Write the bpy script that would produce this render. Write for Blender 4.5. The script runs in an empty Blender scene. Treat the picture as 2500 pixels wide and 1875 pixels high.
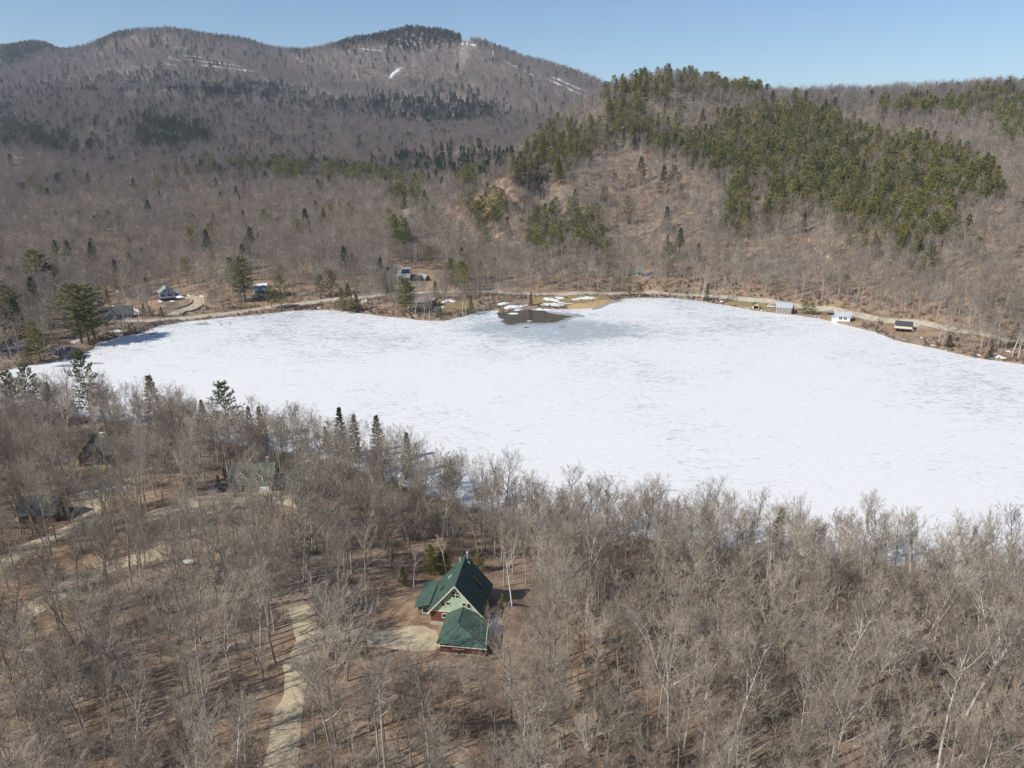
import bpy, bmesh, math, random
import numpy as np
from mathutils import Vector

rng = np.random.default_rng(7)
random.seed(7)
scene = bpy.context.scene
col = scene.collection

# ------------------------------------------------------------------ camera
PITCH = math.radians(18.0)
CAM_Z = 98.0
FPX = 1736.0                      # focal length in photo pixels (2500 wide)
cam_d = bpy.data.cameras.new('camera')
cam = bpy.data.objects.new('camera', cam_d)
col.objects.link(cam)
cam.location = (0, 0, CAM_Z)
cam.rotation_euler = (math.radians(90) - PITCH, 0, 0)
cam_d.sensor_fit = 'HORIZONTAL'
cam_d.angle = 2 * math.atan(1250.0 / FPX)
cam_d.clip_start = 1.0
cam_d.clip_end = 30000.0
scene.camera = cam

# ------------------------------------------------------------------ world, sun, exposure
SUN_EL = math.radians(41.0)
SUN_DIR = Vector((-0.86, -0.51, 0)).normalized()          # horizontal direction TOWARDS the sun
sun_az = math.atan2(SUN_DIR.x, SUN_DIR.y)                  # clockwise from +Y
world = bpy.data.worlds.new('World')
scene.world = world
world.use_nodes = True
wn = world.node_tree
for n in list(wn.nodes):
    wn.nodes.remove(n)
sky = wn.nodes.new('ShaderNodeTexSky')
sky.sky_type = 'NISHITA'
sky.sun_disc = False
sky.sun_elevation = SUN_EL
sky.sun_rotation = sun_az
sky.altitude = 400.0
sky.air_density = 1.1
sky.dust_density = 0.0
sky.ozone_density = 5.0
bg = wn.nodes.new('ShaderNodeBackground')
bg.inputs['Strength'].default_value = 0.085
wo = wn.nodes.new('ShaderNodeOutputWorld')
wn.links.new(sky.outputs[0], bg.inputs[0])
wn.links.new(bg.outputs[0], wo.inputs[0])
sun_d = bpy.data.lights.new('sun', 'SUN')
sun_d.energy = 4.6
sun_d.angle = math.radians(0.5)
sun_d.color = (1.0, 0.95, 0.88)
sun = bpy.data.objects.new('sun', sun_d)
col.objects.link(sun)
d = -(SUN_DIR * math.cos(SUN_EL) + Vector((0, 0, math.sin(SUN_EL))))
sun.rotation_euler = d.to_track_quat('-Z', 'Y').to_euler()
sun.location = (-200, -100, 400)
vs = scene.view_settings
vs.view_transform = 'Standard'
vs.look = 'None'
vs.gamma = 1.0
vs.exposure = 0.45
vs.use_curve_mapping = False
scene.render.engine = 'CYCLES'
cy = scene.cycles
cy.max_bounces = 4
cy.diffuse_bounces = 2
cy.glossy_bounces = 2
cy.transmission_bounces = 2
cy.transparent_max_bounces = 6
cy.volume_bounces = 0
cy.use_adaptive_sampling = True
cy.adaptive_threshold = 0.02
cy.use_denoising = True
cy.denoiser = 'OPENIMAGEDENOISE'
cy.denoising_input_passes = 'RGB_ALBEDO_NORMAL'
cy.denoising_prefilter = 'NONE'
cy.caustics_reflective = False
cy.caustics_refractive = False

# ------------------------------------------------------------------ photo geometry helpers
# px, py are photo pixels (2500 x 1875); they only serve to survey where things stand on the ground.
K = 2500.0 / 2212.0
SP, CP = math.sin(PITCH), math.cos(PITCH)

def t_of(py):
    return math.tan(math.atan((937.5 - py) / FPX) - PITCH)

def ray(px, py):
    a = (px - 1250.0) / FPX
    b = (937.5 - py) / FPX
    v = np.array([a, CP + b * SP, -SP + b * CP])
    return v / v[1]                        # per unit of Y

def at_z(px, py, z=0.0):
    r = ray(px, py)
    Y = (z - CAM_Z) / r[2]
    return np.array([r[0] * Y, Y, z])

def at_Y(px, py, Y):
    r = ray(px, py)
    return np.array([r[0] * Y, Y, CAM_Z + r[2] * Y])

def project(X, Y, Z):
    dz = Z - CAM_Z
    dep = Y * CP - dz * SP
    up = Y * SP + dz * CP
    dep = np.where(dep > 1, dep, 1)
    return 1250 + FPX * X / dep, 937.5 - FPX * up / dep, dep

# ------------------------------------------------------------------ noise
def _hash(ix, iy, seed):
    h = (ix.astype(np.int64) * 374761393 + iy.astype(np.int64) * 668265263 + seed * 974634777) & 0xffffffff
    h = ((h ^ (h >> 13)) * 1274126177) & 0xffffffff
    return ((h ^ (h >> 16)) & 0xffff) / 65535.0

def vnoise(x, y, seed=0):
    x = np.asarray(x, float); y = np.asarray(y, float)
    ix = np.floor(x); iy = np.floor(y)
    fx = x - ix; fy = y - iy
    fx = fx * fx * (3 - 2 * fx); fy = fy * fy * (3 - 2 * fy)
    a = _hash(ix, iy, seed); b = _hash(ix + 1, iy, seed)
    c = _hash(ix, iy + 1, seed); e = _hash(ix + 1, iy + 1, seed)
    return (a * (1 - fx) + b * fx) * (1 - fy) + (c * (1 - fx) + e * fx) * fy - 0.5

def fbm(x, y, seed=0, octs=4):
    s = 0; a = 1.0
    for i in range(octs):
        s = s + a * vnoise(x * 2 ** i, y * 2 ** i, seed + i)
        a *= 0.5
    return s

def inpoly(x, y, poly):
    poly = np.asarray(poly, float)
    ins = np.zeros(np.shape(x), bool)
    j = len(poly) - 1
    for i in range(len(poly)):
        xi, yi = poly[i]; xj, yj = poly[j]
        if yi != yj:
            cnd = ((yi > y) != (yj > y)) & (x < (xj - xi) * (y - yi) / (yj - yi) + xi)
            ins ^= cnd
        j = i
    return ins

def seg_dist(x, y, pts, closed=False):
    pts = np.asarray(pts, float)
    n = len(pts)
    dmin = np.full(np.shape(x), 1e18)
    for i in range(n if closed else n - 1):
        a = pts[i]; b = pts[(i + 1) % n]
        ab = b - a
        L = max(ab @ ab, 1e-9)
        t = np.clip(((x - a[0]) * ab[0] + (y - a[1]) * ab[1]) / L, 0, 1)
        dd = (x - a[0] - t * ab[0]) ** 2 + (y - a[1] - t * ab[1]) ** 2
        dmin = np.minimum(dmin, dd)
    return np.sqrt(dmin)

def sstep(a, b, x):
    t = np.clip((x - a) / (b - a), 0, 1)
    return t * t * (3 - 2 * t)

def smooth_line(pts, n=6):
    pts = np.asarray(pts, float)
    P = np.vstack([2 * pts[0] - pts[1], pts, 2 * pts[-1] - pts[-2]])
    out = []
    for i in range(1, len(P) - 2):
        for k in range(n):
            t = k / n
            p0, p1, p2, p3 = P[i - 1], P[i], P[i + 1], P[i + 2]
            out.append(0.5 * (2 * p1 + (p2 - p0) * t + (2 * p0 - 5 * p1 + 4 * p2 - p3) * t * t + (3 * p1 - p0 - 3 * p2 + p3) * t ** 3))
    out.append(pts[-1])
    return np.array(out)

# ------------------------------------------------------------------ lake outline (survey points)
far_px = [(-380, 985), (-120, 930), (0, 907), (70, 893), (150, 880), (205, 862), (228, 852), (236, 838), (290, 823), (340, 815), (385, 797), (452, 786),
          (520, 779), (590, 772), (660, 765), (723, 759), (790, 757), (836, 759), (885, 766), (930, 772),
          (985, 777), (1040, 783), (1085, 784), (1135, 772), (1165, 762), (1215, 757), (1222, 765), (1270, 758),
          (1300, 755), (1340, 757), (1385, 755), (1440, 753), (1470, 745), (1492, 737), (1515, 731), (1560, 727),
          (1640, 728), (1700, 734), (1750, 742), (1800, 750), (1840, 758), (1880, 763), (1945, 769), (2000, 778), (2045, 788),
          (2090, 800), (2140, 812), (2180, 830), (2235, 841), (2300, 855), (2370, 872), (2440, 882), (2500, 890),
          (2620, 915), (2900, 960)]
near_px = [(3000, 1520), (2700, 1500), (2500, 1452), (2300, 1400), (2100, 1370), (1850, 1345), (1620, 1322), (1440, 1300), (1300, 1282),
           (1150, 1240), (990, 1190), (850, 1140), (720, 1110), (560, 1082), (400, 1052), (230, 1022), (90, 1008),
           (-60, 1010), (-300, 1040), (-450, 1050)]
LAKE = np.array([at_z(x, y)[:2] for x, y in far_px + near_px])
FAR_SHORE = np.array([at_z(x, y)[:2] for x, y in far_px])
# finer, slightly irregular outline
def refine(poly, step=2.5, amp=0.9):
    out = []
    n = len(poly)
    for i in range(n):
        a = poly[i]; b = poly[(i + 1) % n]
        L = np.linalg.norm(b - a)
        k = max(1, int(L / step))
        nrm = np.array([-(b - a)[1], (b - a)[0]]) / max(L, 1e-6)
        for j in range(k):
            p = a + (b - a) * j / k
            w = min(j, k - j) / max(k, 1)
            out.append(p + nrm * amp * min(1, w * 8) * 2 * (vnoise(p[0] / 5, p[1] / 5, 3) + 0.6 * vnoise(p[0] / 2.2, p[1] / 2.2, 5)))
    return np.array(out)
LAKE_F = refine(LAKE)

# ------------------------------------------------------------------ terrain control (survey in columns of the view)
cols_px = {   # column x in 2212-wide units: list of (y, Y) ; z follows from the sight line
    -350: [(640, 500), (500, 720), (400, 1000), (300, 1400), (200, 2000), (140, 2600), (128, 3600)],
    0: [(690, 440), (640, 500), (500, 720), (400, 1000), (300, 1400), (200, 2000), (150, 2600), (131, 3600)],
    110: [(660, 470), (500, 720), (400, 1000), (300, 1400), (200, 2000), (135, 2600), (104, 3600)],
    205: [(660, 470), (400, 1000), (300, 1400), (200, 1950), (130, 2500), (102, 2900)],
    250: [(650, 480), (500, 720), (300, 1400), (200, 1950), (130, 2400), (79, 2850)],
    370: [(640, 480), (500, 720), (400, 1000), (300, 1400), (200, 1950), (130, 2400), (72, 2850)],
    520: [(620, 500), (500, 720), (400, 1000), (300, 1420), (200, 2000), (130, 2500), (90, 2850)],
    640: [(610, 510), (500, 720), (400, 1000), (300, 1480), (200, 2150), (150, 2600), (115, 2950)],
    760: [(600, 520), (500, 700), (400, 1000), (300, 1500), (200, 2150), (130, 2550), (91, 2850)],
    880: [(610, 530), (500, 690), (400, 1000), (300, 1520), (240, 1950), (200, 2180), (130, 2520), (67, 2800)],
    960: [(600, 540), (400, 980), (300, 1480), (230, 2000), (130, 2520), (74, 2780)],
    1060: [(600, 545), (500, 660), (400, 920), (300, 1420), (250, 1850), (180, 2250), (99, 2700)],
    1180: [(560, 590), (470, 690), (260, 1800), (200, 2150), (138, 2600)],
    1300: [(186, 2550)],
}
ctrl = []
for cx, lst in cols_px.items():
    for (y, Y) in lst:
        p = at_Y(cx * K, y * K, Y)
        ctrl.append(p)
    yl, Yl = lst[-1]
    if Yl > 2400:
        p = at_Y(cx * K, yl * K, Yl)
        s = (Yl + 700) / Yl
        ctrl.append(np.array([p[0] * s, Yl + 700, p[2] - 160]))
        ctrl.append(np.array([p[0] * 6000 / Yl, 6000, p[2] * 0.45]))
knob = [(1112, 402, 700), (1160, 352, 765), (1220, 292, 820), (1280, 238, 870), (1340, 204, 900), (1400, 188, 925), (1500, 196, 950),
        (1600, 212, 990), (1700, 221, 1050), (1800, 213, 1080), (1950, 209, 1100), (2100, 207, 1100), (2212, 203, 1100), (2500, 200, 1100),
        # face of the hill
        (1200, 620, 515), (1200, 560, 575), (1200, 490, 645), (1200, 430, 700), (1200, 375, 755),
        (1300, 560, 580), (1300, 450, 685), (1300, 350, 775),
        (1400, 620, 515), (1400, 560, 578), (1400, 450, 680), (1400, 380, 745), (1400, 330, 790), (1400, 250, 855),
        (1500, 500, 610), (1500, 400, 710),
        (1600, 630, 492), (1600, 580, 540), (1600, 480, 625), (1600, 400, 705), (1600, 320, 795), (1600, 260, 885),
        (1800, 655, 450), (1800, 600, 500), (1800, 500, 575), (1800, 400, 680), (1800, 320, 800), (1800, 260, 950),
        (2000, 690, 400), (2000, 640, 440), (2000, 540, 505), (2000, 440, 585), (2000, 350, 700), (2000, 270, 870),
        (2212, 725, 370), (2212, 680, 400), (2212, 560, 465), (2212, 450, 545), (2212, 350, 680), (2212, 270, 850),
        (2500, 700, 400), (2500, 560, 465), (2500, 450, 545), (2500, 350, 680), (2500, 270, 850)]
for (x, y, Y) in knob:
    ctrl.append(at_Y(x * K, y * K, Y))
for x in (1400, 1600, 1800, 2000, 2212, 2600):
    Y = 1500
    ctrl.append(np.array([(x * K - 1250) / FPX * Y * 1.04, Y, 95]))
    ctrl.append(np.array([(x * K - 1250) / FPX * 3000 * 1.04, 3000, 60]))
    ctrl.append(np.array([(x * K - 1250) / FPX * 6000 * 1.04, 6000, 60]))
ctrl.append(np.array([150, 1150, 95.])); ctrl.append(np.array([250, 1400, 110.]))
# near side of the lake
for (px, py) in near_px[1:]:
    p = at_z(px, py); p[2] = 0.3
    ctrl.append(p)
for (px, py, z) in [(1130, 1560, 12.3), (1000, 1700, 13.3), (1110, 1430, 9.5), (1300, 1420, 7.5), (1600, 1500, 9.5), (1900, 1520, 8.5), (2200, 1560, 8.0),
                    (2500, 1620, 8.0), (2800, 1700, 8), (700, 1875, 14.5), (1250, 1875, 15), (2500, 1875, 13.5), (0, 1875, 14), (-400, 1800, 14), (2000, 1800, 13.5),
                    (720, 1500, 12.5), (600, 1205, 8.0), (730, 1200, 7.5), (300, 1150, 6.5), (110, 1265, 9), (300, 1380, 10.5), (0, 1300, 9.5), (-300, 1250, 9),
                    (150, 1550, 12), (450, 1650, 13), (900, 1300, 8.2), (450, 1180, 7.2), (0, 1120, 6), (-300, 1130, 6)]:
    ctrl.append(at_z(px, py, z))
for x in (-80, -30, 30, 80):
    ctrl.append(np.array([x, 45., 17.5]))
# far shore: a bank just behind the water
for (px, py) in far_px:
    p = at_z(px, py)
    s = (p[1] + 14) / p[1]
    ctrl.append(np.array([p[0] * s, p[1] * s, 2.3]))
ctrl = np.array(ctrl)

def uw(x, y):
    yy = np.maximum(y, 40.0)
    return np.clip(x / yy, -1.25, 1.25), 0.55 * np.log(yy)

cu, cw = uw(ctrl[:, 0], ctrl[:, 1])
def phi(r2):
    return np.sqrt(r2 + 0.02 ** 2)
A = phi((cu[:, None] - cu[None]) ** 2 + (cw[:, None] - cw[None]) ** 2)
n = len(ctrl)
A = A + -1e-4 * np.eye(n)
Q = np.stack([np.ones(n), cu, cw], 1)
M = np.block([[A, Q], [Q.T, np.zeros((3, 3))]])
sol = np.linalg.solve(M, np.concatenate([ctrl[:, 2], np.zeros(3)]))

def rbf(x, y):
    x = np.asarray(x, float); y = np.asarray(y, float)
    sh = x.shape
    u, w = uw(x.ravel(), y.ravel())
    z = sol[n] + sol[n + 1] * u + sol[n + 2] * w
    for i in range(0, len(u), 8000):
        uu = u[i:i + 8000, None]; ww = w[i:i + 8000, None]
        z[i:i + 8000] += phi((uu - cu[None]) ** 2 + (ww - cw[None]) ** 2) @ sol[:n]
    return z.reshape(sh)

def height(x, y):
    z = rbf(x, y)
    r = np.hypot(x, y)
    sd = seg_dist(x, y, LAKE, True)
    ins = inpoly(x, y, LAKE)
    near = r < 330
    amp = np.where(near, 0.5, 1.0) * sstep(8, 60, sd)
    z = z + amp * 1.6 * fbm(x / 34, y / 34, 11, 3)
    z = z + np.where(near, 0.45, 0.7) * sstep(3, 20, sd) * fbm(x / 9, y / 9, 21, 3)
    big = sstep(700, 2200, r) * (1 - 0.6 * sstep(2450, 2750, r))
    z = z + big * (30 * fbm(x / 420, y / 420, 31, 4) + 10 * fbm(x / 120, y / 120, 35, 3))
    z = z + sstep(480, 700, r) * (1 - sstep(1100, 1500, r)) * 7 * fbm(x / 70, y / 70, 41, 3)
    bank = np.minimum(sd * 0.22, 1.0) + 0.03 + 0.35 * sstep(2, 10, sd)
    zo = np.where(z > bank, bank + (z - bank) * sstep(2, 26, sd), bank)
    return np.where(ins, -np.minimum(sd * 0.3, 2.2) - 0.02, zo)

# terrain sampled on rings round the survey point; everything stands on this surface
AZ = np.radians(np.concatenate([np.arange(-180, -52, 8.0), np.linspace(-52, 52, 300), np.arange(60, 181, 8.0)]))
RR = np.concatenate([[0.5, 15, 30, 45], np.arange(55, 320, 2.6), np.arange(320, 640, 2.2), np.arange(640, 1200, 8.0),
                     np.arange(1200, 3900, 26.0), np.array([4000, 4400, 5000, 6000, 8000, 11000, 15000.])])
GA, GR = np.meshgrid(AZ, RR)
GX, GY = GR * np.sin(GA), GR * np.cos(GA)
GZ = height(GX, GY)
GZ = np.where(GR > 4500, np.minimum(GZ, 300) * np.clip(1 - (GR - 4500) / 6000, 0, 1), GZ)

def hh(x, y):
    x = np.asarray(x, float); y = np.asarray(y, float)
    a = np.arctan2(x, y); r = np.hypot(x, y)
    i = np.clip(np.searchsorted(RR, r) - 1, 0, len(RR) - 2)
    j = np.clip(np.searchsorted(AZ, a) - 1, 0, len(AZ) - 2)
    fi = np.clip((r - RR[i]) / (RR[i + 1] - RR[i]), 0, 1)
    fj = np.clip((a - AZ[j]) / (AZ[j + 1] - AZ[j]), 0, 1)
    return (GZ[i, j] * (1 - fi) * (1 - fj) + GZ[i + 1, j] * fi * (1 - fj) + GZ[i, j + 1] * (1 - fi) * fj + GZ[i + 1, j + 1] * fi * fj)

def h1(x, y):
    return float(hh(x, y))

def ground(px, py, lo=60.0, hi=4200.0):
    """where the sight line through a photo pixel meets the ground"""
    r = ray(px, py)
    Ys = np.exp(np.linspace(math.log(lo), math.log(hi), 1200))
    for _ in range(2):
        zs = CAM_Z + r[2] * Ys
        below = np.where(zs < np.maximum(hh(r[0] * Ys, Ys), 0))[0]
        i = below[0] if len(below) else len(Ys) - 1
        Ys = np.linspace(Ys[max(i - 1, 0)], Ys[i], 40)
    Y = Ys[-1]
    return np.array([r[0] * Y, Y, max(h1(r[0] * Y, Y), 0)])

def flatten(x, y, r0, r1, z=None):
    """level a building plot"""
    global GZ
    if z is None:
        z = h1(x, y)
    dd = np.hypot(GX - x, GY - y)
    w = 1 - sstep(r0, r1, dd)
    GZ = np.where(GZ < 0, GZ, GZ * (1 - w) + z * w)
    return z

# ------------------------------------------------------------------ materials
def new_mat(name):
    m = bpy.data.materials.new(name)
    m.use_nodes = True
    nt = m.node_tree
    b = nt.nodes['Principled BSDF']
    return m, nt, b

def node(nt, kind, **kw):
    nd = nt.nodes.new(kind)
    for k, v in kw.items():
        setattr(nd, k, v)
    return nd

def coord(nt, scale=(1, 1, 1), rot=(0, 0, 0), space='Object'):
    tc = node(nt, 'ShaderNodeTexCoord')
    mp = node(nt, 'ShaderNodeMapping')
    mp.inputs['Scale'].default_value = scale
    mp.inputs['Rotation'].default_value = rot
    nt.links.new(tc.outputs[space], mp.inputs[0])
    return mp.outputs[0]

def noise(nt, vec, scale, detail=4, rough=0.55, dist=0.0):
    nz = node(nt, 'ShaderNodeTexNoise')
    nz.inputs['Scale'].default_value = scale
    nz.inputs['Detail'].default_value = detail
    nz.inputs['Roughness'].default_value = rough
    nz.inputs['Distortion'].default_value = dist
    nt.links.new(vec, nz.inputs['Vector'])
    return nz.outputs['Fac']

def ramp(nt, fac, stops, interp='LINEAR'):
    r = node(nt, 'ShaderNodeValToRGB')
    r.color_ramp.interpolation = interp
    els = r.color_ramp.elements
    while len(els) < len(stops):
        els.new(0.5)
    for e, (p, c) in zip(els, stops):
        e.position = p
        e.color = (*c, 1) if len(c) == 3 else c
    nt.links.new(fac, r.inputs[0])
    return r.outputs[0]

def mix(nt, fac, a, b, mode='MIX'):
    m = node(nt, 'ShaderNodeMix', data_type='RGBA', blend_type=mode)
    if isinstance(fac, (int, float)):
        m.inputs[0].default_value = fac
    else:
        nt.links.new(fac, m.inputs[0])
    for sock, v in ((m.inputs[6], a), (m.inputs[7], b)):
        if isinstance(v, tuple):
            sock.default_value = (*v, 1)
        else:
            nt.links.new(v, sock)
    return m.outputs[2]

def bump(nt, b, h, strength=0.4, dist=0.1):
    bp = node(nt, 'ShaderNodeBump')
    bp.inputs['Strength'].default_value = strength
    bp.inputs['Distance'].default_value = dist
    nt.links.new(h, bp.inputs['Height'])
    nt.links.new(bp.outputs[0], b.inputs['Normal'])

def plain(name, c, rough=0.7, var=0.25, scale=1.5, metal=0.0, bmp=0.0, spec=0.3):
    """painted / weathered surface: colour with blotches and fine grain"""
    m, nt, b = new_mat(name)
    v = coord(nt)
    f = noise(nt, v, scale, 6, 0.65)
    lo = tuple(x * (1 - var) for x in c); hi = tuple(min(1, x * (1 + var)) for x in c)
    nt.links.new(ramp(nt, f, [(0.25, lo), (0.75, hi)]), b.inputs['Base Color'])
    b.inputs['Roughness'].default_value = rough
    b.inputs['Metallic'].default_value = metal
    b.inputs['Specular IOR Level'].default_value = spec
    if bmp:
        bump(nt, b, noise(nt, v, scale * 12, 4), bmp, 0.03)
    return m

def siding(name, c, step=0.16, var=0.2):
    """clapboards: horizontal courses with a shadow groove"""
    m, nt, b = new_mat(name)
    v = coord(nt)
    wv = node(nt, 'ShaderNodeTexWave', wave_type='BANDS', bands_direction='Z', wave_profile='SAW')
    wv.inputs['Scale'].default_value = 1 / step / 6.283 * math.pi
    nt.links.new(v, wv.inputs['Vector'])
    f = noise(nt, v, 0.9, 6, 0.7)
    base = ramp(nt, f, [(0.25, tuple(x * (1 - var) for x in c)), (0.75, tuple(min(1, x * (1 + var)) for x in c))])
    nt.links.new(base, b.inputs['Base Color'])
    b.inputs['Roughness'].default_value = 0.75
    bump(nt, b, wv.outputs['Fac'], 0.5, 0.03)
    return m

def shingle(name, c, var=0.3):
    m, nt, b = new_mat(name)
    v = coord(nt)
    f1 = noise(nt, v, 0.5, 5, 0.6)
    br = node(nt, 'ShaderNodeTexVoronoi')
    br.inputs['Scale'].default_value = 3.2
    nt.links.new(v, br.inputs['Vector'])
    g = node(nt, 'ShaderNodeRGBToBW')
    nt.links.new(br.outputs['Color'], g.inputs[0])
    a = ramp(nt, f1, [(0.3, tuple(x * (1 - var) for x in c)), (0.7, tuple(x * (1 + var) for x in c))])
    cc = mix(nt, 0.25, a, ramp(nt, g.outputs[0], [(0, tuple(x * 0.6 for x in c)), (1, tuple(x * 1.4 for x in c))]))
    nt.links.new(cc, b.inputs['Base Color'])
    b.inputs['Roughness'].default_value = 0.9
    b.inputs['Specular IOR Level'].default_value = 0.15
    return m

def make_ground_mat():
    m, nt, b = new_mat('leaf_litter')
    v = coord(nt)
    big = noise(nt, v, 0.02, 5, 0.6)
    mid = noise(nt, v, 0.16, 5, 0.65)
    fine = noise(nt, v, 1.6, 6, 0.75)
    dark = ramp(nt, fine, [(0.3, (0.115, 0.076, 0.050)), (0.7, (0.265, 0.176, 0.110))])
    tan = ramp(nt, fine, [(0.3, (0.245, 0.170, 0.110)), (0.7, (0.40, 0.286, 0.186))])
    c = mix(nt, ramp(nt, mid, [(0.40, (0, 0, 0)), (0.60, (1, 1, 1))]), dark, tan)
    grey = ramp(nt, fine, [(0.3, (0.14, 0.115, 0.095)), (0.7, (0.30, 0.25, 0.205))])
    c = mix(nt, ramp(nt, big, [(0.46, (0, 0, 0)), (0.62, (0.7, 0.7, 0.7))]), c, grey)
    # upland duff is greyer than the oak and beech litter round the lake
    sz = node(nt, 'ShaderNodeSeparateXYZ'); nt.links.new(v, sz.inputs[0])
    mz = node(nt, 'ShaderNodeMapRange', clamp=True)
    mz.inputs[1].default_value = 70; mz.inputs[2].default_value = 200; mz.inputs[3].default_value = 0.0; mz.inputs[4].default_value = 0.85
    nt.links.new(sz.outputs[2], mz.inputs[0])
    c = mix(nt, mz.outputs[0], c, ramp(nt, mid, [(0.3, (0.13, 0.112, 0.10)), (0.7, (0.24, 0.212, 0.19))]))
    nt.links.new(c, b.inputs['Base Color'])
    b.inputs['Roughness'].default_value = 0.95
    b.inputs['Specular IOR Level'].default_value = 0.1
    bump(nt, b, noise(nt, v, 2.5, 6, 0.7), 0.6, 0.25)
    return m

def make_ice_mat():
    m, nt, b = new_mat('lake_ice')
    v0 = coord(nt)
    v = coord(nt, (0.10, 0.22, 1), (0, 0, math.radians(-12)))
    streak = noise(nt, v, 1.0, 2.5, 0.5, 0.5)
    v2 = coord(nt, (0.46, 0.85, 1), (0, 0, math.radians(-22)))
    vo = node(nt, 'ShaderNodeTexVoronoi', feature='SMOOTH_F1')
    vo.inputs['Scale'].default_value = 0.8
    wob = noise(nt, v0, 0.09, 3, 0.6)
    vadd = node(nt, 'ShaderNodeVectorMath', operation='MULTIPLY_ADD')
    vadd.inputs[1].default_value = (1, 1, 1)
    nt.links.new(v2, vadd.inputs[0]); nt.links.new(wob, vadd.inputs[2])
    nt.links.new(vadd.outputs[0], vo.inputs['Vector'])
    sc1 = noise(nt, v2, 1.0, 2.5, 0.5, 0.9)
    sca = node(nt, 'ShaderNodeMath', operation='MULTIPLY_ADD')
    nt.links.new(vo.outputs['Distance'], sca.inputs[0]); sca.inputs[1].default_value = 0.45
    sh = node(nt, 'ShaderNodeMath', operation='MULTIPLY'); sh.inputs[1].default_value = 0.65
    nt.links.new(sc1, sh.inputs[0]); nt.links.new(sh.outputs[0], sca.inputs[2])
    scal = sca.outputs[0]
    large = noise(nt, v0, 0.012, 4, 0.55)
    # snow crust scoured by wind over grey wet ice
    mx = node(nt, 'ShaderNodeMath', operation='MULTIPLY_ADD')
    nt.links.new(scal, mx.inputs[0]); mx.inputs[1].default_value = 1.0
    sk = node(nt, 'ShaderNodeMath', operation='MULTIPLY'); sk.inputs[1].default_value = 0.5
    nt.links.new(streak, sk.inputs[0])
    nt.links.new(sk.outputs[0], mx.inputs[2])
    mx2 = node(nt, 'ShaderNodeMath', operation='MULTIPLY_ADD')
    nt.links.new(large, mx2.inputs[0]); mx2.inputs[1].default_value = 0.85
    nt.links.new(mx.outputs[0], mx2.inputs[2])
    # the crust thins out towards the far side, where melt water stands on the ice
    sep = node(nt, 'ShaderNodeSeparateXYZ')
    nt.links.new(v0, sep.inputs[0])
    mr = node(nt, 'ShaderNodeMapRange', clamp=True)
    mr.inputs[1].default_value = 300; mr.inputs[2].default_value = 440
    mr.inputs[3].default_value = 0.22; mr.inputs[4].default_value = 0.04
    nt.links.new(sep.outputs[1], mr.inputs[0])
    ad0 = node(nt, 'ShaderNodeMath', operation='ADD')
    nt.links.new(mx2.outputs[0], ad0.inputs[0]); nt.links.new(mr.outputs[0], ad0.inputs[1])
    # melting ice round the open water off the beach
    vs2 = node(nt, 'ShaderNodeVectorMath', operation='SUBTRACT'); vs2.inputs[1].default_value = (22, 402, 0)
    nt.links.new(v0, vs2.inputs[0])
    vm = node(nt, 'ShaderNodeVectorMath', operation='MULTIPLY'); vm.inputs[1].default_value = (1 / 62, 1 / 36, 0)
    nt.links.new(vs2.outputs[0], vm.inputs[0])
    vl = node(nt, 'ShaderNodeVectorMath', operation='LENGTH')
    nt.links.new(vm.outputs[0], vl.inputs[0])
    mr3 = node(nt, 'ShaderNodeMapRange', clamp=True, interpolation_type='SMOOTHSTEP')
    mr3.inputs[1].default_value = 0.35; mr3.inputs[2].default_value = 1.15
    mr3.inputs[3].default_value = -0.34; mr3.inputs[4].default_value = 0.0
    nt.links.new(vl.outputs['Value'], mr3.inputs[0])
    ad = node(nt, 'ShaderNodeMath', operation='ADD')
    nt.links.new(ad0.outputs[0], ad.inputs[0]); nt.links.new(mr3.outputs[0], ad.inputs[1])
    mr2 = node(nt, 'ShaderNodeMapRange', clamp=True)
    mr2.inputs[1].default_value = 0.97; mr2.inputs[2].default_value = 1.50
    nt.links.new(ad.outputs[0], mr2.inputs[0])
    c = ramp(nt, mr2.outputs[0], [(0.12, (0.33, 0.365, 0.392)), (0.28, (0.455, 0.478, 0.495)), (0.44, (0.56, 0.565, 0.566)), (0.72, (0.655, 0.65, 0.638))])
    nt.links.new(c, b.inputs['Base Color'])
    b.inputs['Roughness'].default_value = 0.55
    b.inputs['Specular IOR Level'].default_value = 0.25
    bump(nt, b, mx.outputs[0], 0.5, 0.30)
    return m

def make_gravel_mat(name, c, scale=1.0):
    m, nt, b = new_mat(name)
    v = coord(nt)
    f = noise(nt, v, 0.35 * scale, 5, 0.6)
    g = noise(nt, v, 5.0 * scale, 5, 0.7)
    a = ramp(nt, f, [(0.3, tuple(x * 0.72 for x in c)), (0.7, tuple(x * 1.18 for x in c))])
    k = ramp(nt, g, [(0.2, (0.7, 0.7, 0.7)), (0.8, (1.2, 1.2, 1.2))])
    nt.links.new(mix(nt, 1.0, a, k, 'MULTIPLY'), b.inputs['Base Color'])
    b.inputs['Roughness'].default_value = 0.95
    b.inputs['Specular IOR Level'].default_value = 0.1
    bump(nt, b, g, 0.4, 0.05)
    return m

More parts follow.
